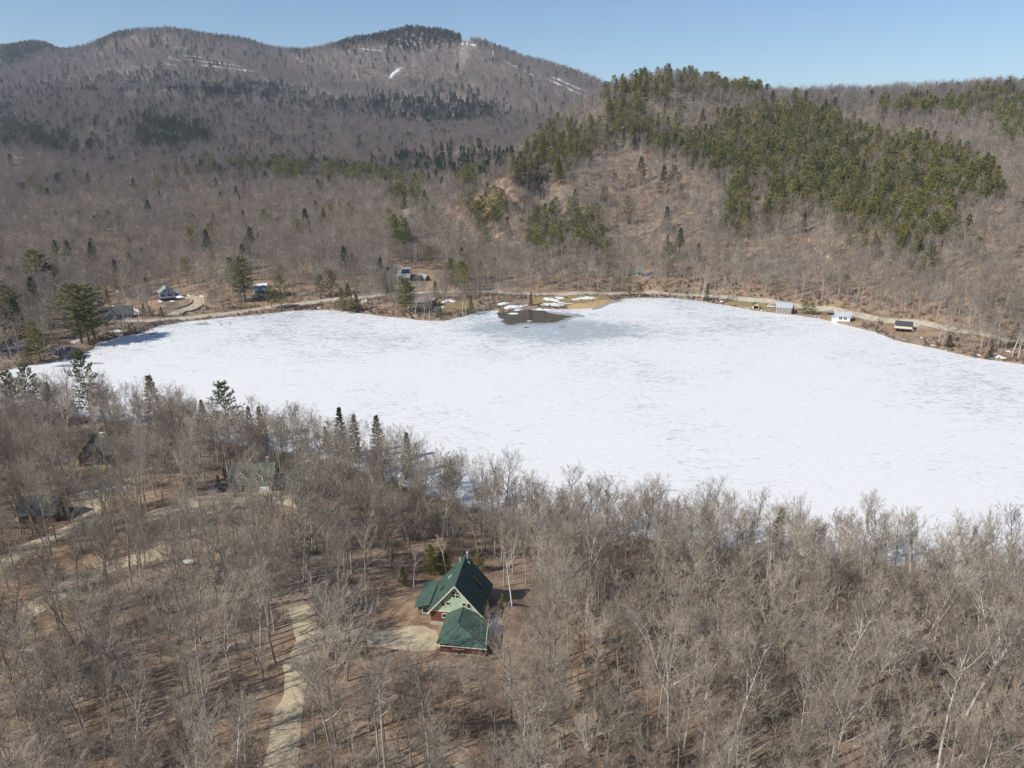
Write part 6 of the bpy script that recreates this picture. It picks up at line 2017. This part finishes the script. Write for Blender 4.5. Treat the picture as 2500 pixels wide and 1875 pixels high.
# ------------------------------------------------------------------ hand placed conifers and birches (photo pixels: x, top y, foot y)
def by_top(x, ytop, yfoot, lo):
    p = ground(x, yfoot, lo)
    return p, max(3.0, CAM_Z + p[1] * t_of(ytop) - p[2])
HAND = [   # kind, x, top, foot, lowest range, extra width
    ('pine', 228, 858, 1036, 100, 0.85), ('pine', 46, 903, 1040, 100, 0.9), ('pine', 92, 888, 1040, 100, 0.9), ('pine', 562, 932, 1085, 100, 1.1), ('spruce', 384, 914, 1052, 100, 0.9), ('hemlock', 132, 930, 1040, 100, 0.9),
    ('spruce', 834, 992, 1120, 100, 0.75), ('spruce', 868, 1010, 1128, 100, 0.75), ('spruce', 926, 1012, 1135, 100, 0.8), ('spruce', 995, 1055, 1160, 100, 0.7), ('spruce', 617, 990, 1090, 100, 0.7), ('spruce', 643, 990, 1095, 100, 0.7),
    ('hemlock', 800, 1040, 1110, 100, 1.1), ('hemlock', 430, 970, 1058, 100, 1.0), ('hemlock', 500, 975, 1070, 100, 1.0), ('spruce', 1894, 1237, 1345, 100, 0.8), ('hemlock', 1828, 1270, 1340, 100, 0.9), ('hemlock', 1000, 1100, 1170, 100, 1.0),
    ('hemlock', 1052, 1325, 1398, 60, 1.5), ('hemlock', 1085, 1330, 1395, 60, 1.4), ('hemlock', 1168, 1338, 1396, 60, 1.4), ('hemlock', 985, 1382, 1428, 60, 1.5), ('hemlock', 1228, 1445, 1480, 60, 1.2), ('hemlock', 850, 1450, 1490, 60, 1.6), ('hemlock', 868, 1455, 1486, 60, 1.4),
    ('hemlock', 552, 1140, 1180, 60, 1.2), ('hemlock', 535, 1158, 1190, 60, 1.2), ('hemlock', 275, 1265, 1300, 60, 1.4), ('spruce', 893, 1552, 1608, 60, 0.9), ('hemlock', 2320, 1330, 1385, 60, 1.0), ('hemlock', 570, 1185, 1215, 60, 1.0),
    # far shore
    ('pine', 101, 607, 722, 300, 1.1), ('pine', 125, 640, 720, 300, 1.0), ('pine', 200, 690, 838, 300, 1.2), ('pine', 232, 695, 830, 300, 1.2), ('pine', 218, 740, 842, 300, 1.1), ('pine', 12, 684, 800, 300, 1.2), ('pine', 40, 705, 808, 300, 1.1), ('pine', 0, 740, 830, 250, 1.2), ('pine', 100, 800, 882, 250, 1.1), ('pine', 70, 845, 890, 250, 1.1),
    ('hemlock', 20, 790, 860, 250, 1.0), ('pine', 598, 626, 730, 300, 1.0), ('pine', 590, 650, 735, 300, 0.9), ('pine', 664, 698, 752, 300, 1.1), ('hemlock', 852, 690, 764, 300, 1.2), ('hemlock', 835, 700, 760, 300, 1.1), ('hemlock', 872, 715, 762, 300, 1.1), ('pine', 990, 680, 762, 300, 1.1), ('pine', 1000, 695, 768, 300, 1.0),
    ('pine', 1101, 631, 702, 300, 0.9), ('pine', 1128, 637, 712, 300, 1.0), ('hemlock', 1063, 684, 728, 300, 1.2), ('hemlock', 943, 690, 722, 300, 1.1), ('pine', 784, 668, 728, 300, 0.9), ('pine', 810, 660, 728, 300, 0.8), ('hemlock', 1150, 720, 768, 300, 0.9), ('hemlock', 1072, 735, 768, 300, 1.4), ('spruce', 1296, 712, 746, 300, 0.8), ('spruce', 1725, 690, 735, 300, 0.7),
    ('pine', 1536, 698, 722, 300, 1.0), ('pine', 1563, 698, 726, 300, 1.0), ('spruce', 1935, 745, 767, 300, 0.9), ('pine', 1965, 735, 768, 300, 1.3), ('pine', 1982, 738, 770, 300, 1.2), ('spruce', 2315, 816, 848, 300, 1.2), ('spruce', 2415, 842, 876, 300, 1.2), ('hemlock', 265, 705, 745, 300, 1.0), ('hemlock', 330, 795, 814, 300, 1.3), ('hemlock', 318, 790, 816, 300, 1.3), ('hemlock', 352, 740, 772, 300, 1.3), ('hemlock', 368, 745, 772, 300, 1.2), ('hemlock', 395, 748, 773, 300, 1.2),
]
HANDP = []
cnt = {}
for kind, x, yt, yf, lo, wx in HAND:
    p, H = by_top(x, yt, yf, lo)
    far = p[1] > 300
    v = random.randrange(3)
    tm, fm = CON[kind][v]
    if far and kind == 'pine': wx *= 1.35
    s = H / 20.0
    if kind == 'spruce': wx *= 1.3
    big = {'pine': 'white pine with layered open branches', 'spruce': 'dark pointed spruce', 'hemlock': 'dense feathery hemlock'}[kind]
    size = 'tall ' if H > 16 else ('small ' if H < 8 else '')
    lab = size + big + ' ' + whereabouts(p[0], p[1])
    put_tree({'pine': 'pine_tree', 'spruce': 'spruce_tree', 'hemlock': 'hemlock_tree'}[kind], tm, fm, 'foliage', (p[0], p[1], p[2] - 0.1), (s * wx, s), random.uniform(0, 6.28), lab, 'tree', lab)
    HANDP.append((p[0], p[1], 1.6 if not far else 2.5))
BIRCHES = [(2230, 1350, 1640, 60), (1750, 1320, 1560, 60), (1795, 1370, 1560, 60), (2032, 1435, 1700, 60), (2160, 1480, 1720, 60), (2360, 1480, 1745, 60), (2410, 1450, 1730, 60), (2010, 1320, 1430, 60), (1715, 1590, 1850, 60), (1780, 1560, 1850, 60), (2290, 1570, 1875, 60), (1630, 1540, 1800, 60),
           (800, 1420, 1560, 60), (1010, 1340, 1436, 60), (1250, 1330, 1480, 60), (1090, 1300, 1400, 60), (580, 1690, 1900, 60), (600, 1720, 1880, 60), (520, 1660, 1800, 60), (804, 1310, 1420, 60), (310, 1150, 1260, 60), (320, 1160, 1262, 60), (520, 1060, 1150, 100), (632, 1040, 1125, 100), (216, 1000, 1076, 100), (1185, 1480, 1600, 60),
           (1880, 1240, 1390, 60), (2190, 1500, 1650, 60), (2050, 1560, 1800, 60), (128, 690, 785, 300), (340, 690, 778, 300), (1012, 725, 776, 300), (1034, 735, 780, 300), (1050, 730, 778, 300), (1130, 720, 772, 300), (1136, 728, 774, 300), (1714, 668, 735, 300), (1545, 665, 705, 300), (2290, 790, 840, 300), (2470, 790, 872, 300), (2485, 800, 878, 300), (2395, 770, 850, 300)]
NEWB = []
for x, yt, yf, lo in BIRCHES:
    p, H = by_top(x, yt, yf, lo)
    H = min(H, 21)
    tm, cm, desc, H0 = BIRCH[random.randrange(3)]
    lab = desc + ' ' + whereabouts(p[0], p[1])
    put_tree('birch_tree', tm, cm, 'crown', (p[0], p[1], p[2] - 0.1), (H / H0, H / H0), random.uniform(0, 6.28), lab, 'tree', lab)
    HANDP.append((p[0], p[1], 1.5))
    NEWB.append((p[0], p[1]))
HP = np.array(HANDP)
BIRCH_XY += NEWB
def clear_of_hand(x, y):
    ok = np.ones(len(x), bool)
    for hx, hy, rad in HP:
        ok &= (np.abs(x - hx) > rad) | (np.abs(y - hy) > rad)
    return ok

# ------------------------------------------------------------------ near wood
x, y, rg = scatter(-260, 240, 40, 300, 4.3, 5)
ok = (np.hypot(x, y) < 330) & (np.abs(x) < 0.86 * y + 12) & (y > 48)
ok &= ~((y > 250) & (x > -60))
x, y = x[ok], y[ok]
ok = free(x, y, 0.8, 0.6) & clear_of_hand(x, y)
dens = 0.90 + 0.4 * fbm(x / 26, y / 26, 61, 2)
z = hh(x, y)
px, py, dep = project(x, y, z)
# the wood is thinner and more open round the houses and lanes to the west
dens = np.where((px < 620) & (py < 1620), dens * 0.92, dens)
ok &= rg.random(len(x)) < dens
ok &= y < 320
x, y, z, px, py, dep = x[ok], y[ok], z[ok], px[ok], py[ok], dep[ok]
n_ = len(x)
form = rg.integers(0, len(NEAR), n_)
sc = 0.70 + 0.42 * rg.random(n_)
sc = np.where(rg.random(n_) < 0.22, sc * 0.6, sc)          # young understorey
rz = rg.random(n_) * 6.283
pxt, pyt, dt = project(x, y, z + 18 * sc)
# younger, lower growth and gaps where the houses look out over the wood (the photograph shows their roofs)
for (bx0, bx1, by0, by1, keepp) in ((1035, 1205, 1420, 1605, 0.10), (1040, 1215, 1350, 1450, 0.25), (545, 860, 1135, 1210, 0.8), (215, 350, 1055, 1150, 0.9), (70, 165, 1190, 1265, 1.0), (880, 1040, 1500, 1590, 0.45), (660, 735, 1750, 1875, 0.3), (675, 755, 1640, 1750, 0.3), (705, 790, 1545, 1640, 0.3), (380, 560, 1215, 1262, 0.6), (180, 420, 1340, 1410, 0.6), (60, 200, 1410, 1490, 0.6), (20, 240, 1250, 1360, 0.6)):
    hit = (px + 18 > bx0) & (px - 18 < bx1) & (py > by1) & (pyt < by1)
    drop = hit & (rg.random(n_) > keepp)
    need = np.clip((py - by1 - 4) / np.maximum(py - pyt, 1), 0, 1)
    sc = np.where(drop, sc * need, sc)
kp = sc > 0.28
x, y, z, px, py, dep, form, sc, rz = [a[kp] for a in (x, y, z, px, py, dep, form, sc, rz)]
n_ = len(x)
pxt, pyt, dt = project(x, y, z + 18 * sc)
inview = (px > -60) & (px < 2560) & (pyt < 1875) & (py < 2050)
size = np.where(inview, sc * 18 / dep, -1)
order = np.argsort(-size)
single = np.zeros(n_, bool); single[order[:330]] = True
single &= size > 0
for i in np.where(single)[0]:
    tm, cm, desc, H0 = NEAR[form[i]]
    hgt_ = sc[i] * H0
    lab = ('towering ' if hgt_ > 20.5 else 'tall ' if hgt_ > 17.5 else 'middling ' if hgt_ > 13 else 'small ' if hgt_ > 9 else 'tiny ') + desc + ' ' + whereabouts(x[i], y[i])
    put_tree('bare_tree', tm, cm, 'crown', (x[i], y[i], z[i] - 0.15), (sc[i], sc[i] * (0.92 + 0.16 * rg.random())), rz[i], lab, 'tree', lab, 0.04)
rest = ~single
def near_form(i):
    (s, kw, desc) = FORMS[i]
    w, c = NEAR[i][0], NEAR[i][1]
    return w, c
VAR = []
for i, (s, kw, desc) in enumerate(FORMS):
    w, c = bare_tree(s + 300, **kw)
    VAR.append(lod_obj('v', w, c, 'bark', 'twig'))
k_ = rest.sum()
stuff_cloud('woodland', 'leafless grey brown wood filling the near shore', VAR, np.stack([x[rest], y[rest], z[rest] - 0.15], 1),
            np.stack([rg.normal(size=k_) * 0.04, rg.normal(size=k_) * 0.04, rz[rest]], 1), np.repeat(sc[rest][:, None], 3, 1), form[rest])
NEAR_XY = (x, y)

# saplings and brush under the near wood
x, y, rg = scatter(-230, 220, 55, 290, 3.0, 8)
ok = (np.abs(x) < 0.84 * y + 10) & (np.hypot(x, y) < 320)
x, y = x[ok], y[ok]
ok = free(x, y, 0.4, 0.4)
sdl = seg_dist(x, y, LAKE, True)
dens = np.where(sdl < 12, 0.8, 0.26 + 0.5 * fbm(x / 18, y / 18, 71, 2))
ok &= rg.random(len(x)) < dens
x, y = x[ok], y[ok]; n_ = len(x)
BV = []
for i in range(4):
    V, F = bush(70 + i, 2.4 if i < 2 else 3.6, 22, 0.012)
    me = np_mesh('brush', V, F); me.materials.append(MAT['twig']); BV.append(bpy.data.objects.new('b', me))
s_ = 0.5 + 0.8 * rg.random(n_)
stuff_cloud('undergrowth', 'thin leafless brush and saplings under the near wood', BV, np.stack([x, y, hh(x, y) - 0.05], 1), np.stack([x * 0, x * 0, rg.random(n_) * 6.28], 1), np.repeat(s_[:, None], 3, 1), rg.integers(0, 4, n_))

# fallen trunks
def fallen_log(px, py, ln, rz, lab):
    p = sit(px, py)
    rg_ = np.random.default_rng(int(px))
    b_ = Br(np.zeros((1, 3)), np.array([[math.cos(rz), math.sin(rz), 0.03]]), np.array([ln]), np.array([[0.3, 0.2, 0.1]]), np.array([0.17]), np.array([0.05]))
    s_ = spawn(rg_, b_, 6, 0.35, 0.98, 50, 8, 0.25, 0.3, 0.05, 0.05, 0.6, 0.012)
    V, F = join([tubes(b_, 6, 6), tubes(s_, 2, 4)])
    me = np_mesh('fallen_log', V, F, smooth=True); me.materials.append(MAT['wood_grey'])
    o = bpy.data.objects.new('fallen_log', me); col.objects.link(o); o.location = (p.x, p.y, p.z + 0.12)
    tag(o, lab, 'log', 'fallen trunks in the near wood')
for (px_, py_, ln, rz_, lab) in [(160, 1835, 9, 0.5, 'pale fallen trunk on leaf litter in the wood beside the winding driveway'), (810, 1790, 10, 0.7, 'pale fallen trunk on leaf litter just past the winding driveway'), (980, 1850, 9, 0.9, 'pale broken trunk lying uphill of the green roofed house'),
                                 (2330, 1750, 9, 0.6, 'pale fallen trunk in the wood east of the green roofed house'), (2120, 1840, 8, -0.6, 'pale fallen trunk sloping down through the eastern wood'), (1830, 1420, 8, 1.1, 'fallen trunk leaning in the wood above the near shore'), (700, 1330, 9, 0.3, 'grey fallen trunk below the dormered house'), (1930, 1560, 8, 2.4, 'grey fallen trunk among brush in the eastern wood')]:
    fallen_log(px_, py_, ln, rz_, lab)

# ------------------------------------------------------------------ far shore and slopes up to about 1 km: single bare trees and conifers
L1 = []
for i, (s, kw, desc) in enumerate(FORMS):
    w, c = bare_tree(s + 50, **kw, lod=1, tw=1.0)
    L1.append(lod_obj('m', w, c, 'bark', 'mid_twig'))
x, y, rg = scatter(-900, 920, 330, 1150, 5.0, 15)
ok = (np.abs(x) < 0.80 * y + 30) & ~((np.hypot(x, y) < 332))
x, y = x[ok], y[ok]
z = hh(x, y)
ok = seen(x, y, z, 24) & (np.hypot(x, y) < 1150) & (np.hypot(x, y) > 250)
ins = inpoly(x, y, LAKE)
ok &= ~ins
x, y, z = x[ok], y[ok], z[ok]
# keep only the land beyond the lake
ok = free(x, y, 3.0, 0.9) & clear_of_hand(x, y) & (y > np.interp(x, FAR_SHORE[np.argsort(FAR_SHORE[:, 0])][:, 0], FAR_SHORE[np.argsort(FAR_SHORE[:, 0])][:, 1]) - 3)
px, py, dep = project(x, y, z)
cp, ck = conifer_share(px, py - 14)
bare_d = 0.82 + 0.35 * fbm(x / 60, y / 60, 81, 2)
for poly, dd in BARE_PATCH:
    m = inpoly(px / K, py / K, poly)
    bare_d = np.where(m, bare_d * dd, bare_d)
sdl = seg_dist(x, y, LAKE, True)
bare_d = np.where(sdl < 26, bare_d * 0.6, bare_d)
isc = rg.random(len(x)) < cp * (0.95 + 1.1 * fbm(x / 30, y / 30, 96, 2))
isc |= (rg.random(len(x)) < 0.012)
bare_d = bare_d * (1 - sstep(880, 1150, np.hypot(x, y)))
pyt = project(x, y, z + 16)[1]
for (bx0, bx1, by0, by1, kk) in ((972, 1062, 640, 690, 0.12), (612, 668, 685, 722, 0.15), (365, 500, 685, 765, 0.1), (1005, 1080, 712, 748, 0.25), (1535, 1590, 650, 680, 0.3), (245, 345, 735, 782, 0.5), (2170, 2240, 780, 815, 0.3), (1830, 1960, 728, 770, 0.2), (2020, 2085, 755, 795, 0.2)):
    hit = (px + 6 > bx0) & (px - 6 < bx1) & (py > by1 - 3) & (pyt < by1)
    bare_d = np.where(hit, bare_d * kk, bare_d)
    isc &= ~hit
keep = ok & (isc | (rg.random(len(x)) < bare_d))
x, y, z, px, py, dep, isc, ck, cp = [a[keep] for a in (x, y, z, px, py, dep, isc, ck, cp)]
n_ = len(x)
kind = np.where(ck == 3, np.where(rg.random(n_) < 0.5, 2, 0), ck)
kind = np.where(cp == 0, np.where(rg.random(n_) < 0.4, 0, 1), kind)
csc = 0.58 + 0.78 * rg.random(n_) ** 1.2
rz = rg.random(n_) * 6.283
b_ = ~isc
stuff_cloud('hillside_woodland', 'leafless grey brown forest on the slopes beyond the lake', L1, np.stack([x[b_], y[b_], z[b_] - 0.3], 1), np.stack([rg.normal(size=b_.sum()) * 0.04, rg.normal(size=b_.sum()) * 0.04, rz[b_]], 1),
            np.repeat((0.66 + 0.42 * rg.random(b_.sum()))[:, None], 3, 1), rg.integers(0, len(L1), b_.sum()))
ci = np.where(isc)[0]
vis = (px[ci] > -20) & (px[ci] < 2520)
order = ci[vis][np.argsort(dep[ci[vis]] / csc[ci[vis]])]
solo = order[:230]
for i in solo:
    kn = KN[kind[i]]
    tm, fm = CON1[kn][int(rg.integers(0, 3))]
    txt = {'pine': 'green pine with ragged layered crown', 'spruce': 'dark pointed spruce', 'hemlock': 'dense green hemlock'}[kn]
    lab = ('tall ' if csc[i] > 0.9 else '') + txt + ' ' + whereabouts(x[i], y[i])
    put_tree({'pine': 'pine_tree', 'spruce': 'spruce_tree', 'hemlock': 'hemlock_tree'}[kn], tm, fm, 'foliage', (x[i], y[i], z[i] - 0.3), (csc[i] * 1.1, csc[i]), rz[i], lab, 'tree', lab)
m_ = isc.copy(); m_[solo] = False
CV = []
for kn in KN:
    for s in range(3):
        w, c = conifer(140 + s + {'pine': 0, 'spruce': 10, 'hemlock': 20}[kn], kn, 20.0, 1)
        CV.append(lod_obj('c', w, c, 'dark_bark', kn))
k_ = m_.sum()
stuff_cloud('evergreen_woodland', 'evergreen stands of pine and hemlock on the hill beyond the lake', CV, np.stack([x[m_], y[m_], z[m_] - 0.3], 1), np.stack([np.zeros(k_), np.zeros(k_), rz[m_]], 1),
            np.stack([csc[m_] * 1.1, csc[m_] * 1.1, csc[m_]], 1), kind[m_] * 3 + rg.integers(0, 3, k_))
print('hillside', b_.sum(), 'conifers', len(ci), 'solo', len(solo))

# brush along the far shore and road
x, y, rg = scatter(-420, 420, 320, 560, 2.0, 25)
sdl = seg_dist(x, y, FAR_SHORE)
m = (sdl < 34) & ~inpoly(x, y, LAKE)
x, y, sdl = x[m], y[m], sdl[m]
ok = free(x, y, 0.2, 0.3) & (rg.random(len(x)) < np.where(sdl < 6, 0.9, 0.28))
x, y = x[ok], y[ok]; n_ = len(x)
BV2 = []
for i in range(4):
    V, F = bush(90 + i, 2.0, 16, 0.02)
    me = np_mesh('brush', V, F); me.materials.append(MAT['twig' if i < 1 else 'dark_bark']); BV2.append(bpy.data.objects.new('b', me))
s_ = 0.4 + 0.7 * rg.random(n_)
stuff_cloud('shore_brush', 'low leafless brush along the far shore and road', BV2, np.stack([x, y, hh(x, y) - 0.05], 1), np.stack([x * 0, x * 0, rg.random(n_) * 6.28], 1), np.repeat(s_[:, None], 3, 1), rg.integers(0, 4, n_))

# ------------------------------------------------------------------ mountain forest beyond 1 km: clumps of simple trees
def clump(seed, n, rad, conif=None):
    rg = np.random.default_rng(seed)
    W, Cn = [], []
    for i in range(n):
        if conif:
            w, c = conifer(seed * 7 + i, conif, 17.0 * (0.7 + 0.5 * rg.random()), 2)
        else:
            w, c = bare_tree(seed * 9 + i, H=18 * (0.75 + 0.4 * rg.random()), base=0.35, limbs=8, ang=42, spread=0.28, lod=2)
        a = rg.random() * 6.28; q = rad * math.sqrt(rg.random())
        off = np.array([q * math.cos(a), q * math.sin(a), 0])
        W += [(w[0] + off, f) for f in []]
        for (V, F), L in ((w, W), (c, Cn)):
            L.append((V + off, F))
    def jn(L):
        Vs, Fs, o = [], [], 0
        for V, F in L:
            Vs.append(V); Fs += [f + o for f in F]; o += len(V)
        return np.concatenate(Vs), Fs
    return jn(W), jn(Cn)
FC = []
for i in range(6):
    w, c = clump(200 + i, 5, 8.5)
    FC.append(lod_obj('f', w, c, 'far_twig', 'far_twig'))
for kn in ('pine', 'spruce', 'hemlock'):
    for i in range(2):
        w, c = clump(260 + i, 3, 5.0, kn)
        FC.append(lod_obj('f', w, c, 'dark_bark', 'far_spruce' if kn == 'spruce' else 'far_pine'))
allp, allr, alls, alli = [], [], [], []
for (y0, y1, step, seed) in ((840, 1800, 10.5, 33), (1800, 4000, 13.5, 34)):
    x, y, rg = scatter(-0.80 * y1, 0.80 * y1, y0, y1, step, seed)
    r = np.hypot(x, y)
    ok = (np.abs(x) < 0.79 * y + 40) & (rg.random(len(x)) < sstep(860, 1150, r))
    x, y = x[ok], y[ok]
    z = hh(x, y)
    ok = seen(x, y, z, 30)
    for P in CLEAR:
        if P[:, 1].mean() > 900:
            ok &= ~inpoly(x, y, P)
    ok &= np.hypot(x - SITE['hillhouse'][0], y - SITE['hillhouse'][1] + 12) > 26
    x, y, z = x[ok], y[ok], z[ok]
    px, py, dep = project(x, y, z)
    cp, ck = conifer_share(px, py - 4)
    isc = rg.random(len(x)) < np.maximum(np.where(cp > 0.7, cp, cp * (0.85 + 0.9 * fbm(x / 90, y / 90, 95, 2))), 0.045)
    isc &= np.hypot(x, y) > 1060
    dens = 0.92 + 0.3 * fbm(x / 160, y / 160, 91, 2)
    for poly, dd in BARE_PATCH[:1]:
        dens = np.where(inpoly(px / K, py / K, poly), dens * dd, dens)
    keep = isc | (rg.random(len(x)) < dens)
    x, y, z, isc, ck, cp = [a[keep] for a in (x, y, z, isc, ck, cp)]
    kind = np.where(ck == 3, 2, ck); kind = np.where(cp == 0, 1, kind)
    n_ = len(x)
    allp.append(np.stack([x, y, z - 1.0], 1))
    allr.append(np.stack([x * 0, x * 0, rg.random(n_) * 6.28], 1))
    s_ = 0.8 + 0.4 * rg.random(n_)
    alls.append(np.repeat(s_[:, None], 3, 1))
    alli.append(np.where(isc, 6 + kind * 2 + rg.integers(0, 2, n_), rg.integers(0, 6, n_)))
    print('far', y0, n_)
stuff_cloud('mountain_forest', 'purple grey leafless forest with dark spruce over the mountain', FC, np.concatenate(allp), np.concatenate(allr), np.concatenate(alls), np.concatenate(alli))

# ------------------------------------------------------------------ air between here and the mountain
HAZE = 0.000065
m = bpy.data.materials.new('haze'); m.use_nodes = True
nt = m.node_tree
nt.nodes.remove(nt.nodes['Principled BSDF'])
pv = nt.nodes.new('ShaderNodeVolumePrincipled')
pv.inputs['Color'].default_value = (0.78, 0.86, 1.0, 1)
pv.inputs['Density'].default_value = HAZE
pv.inputs['Density Attribute'].default_value = ''
pv.inputs['Anisotropy'].default_value = 0.1
nt.links.new(pv.outputs[0], nt.nodes['Material Output'].inputs['Volume'])
zt = max(float(GZ.max()) + 60, 620)
o = MB().box(-16500, 16500, -16500, 16500, -6, zt).build('haze', m)
tag(o, 'thin pale haze over the valley', kind='stuff')
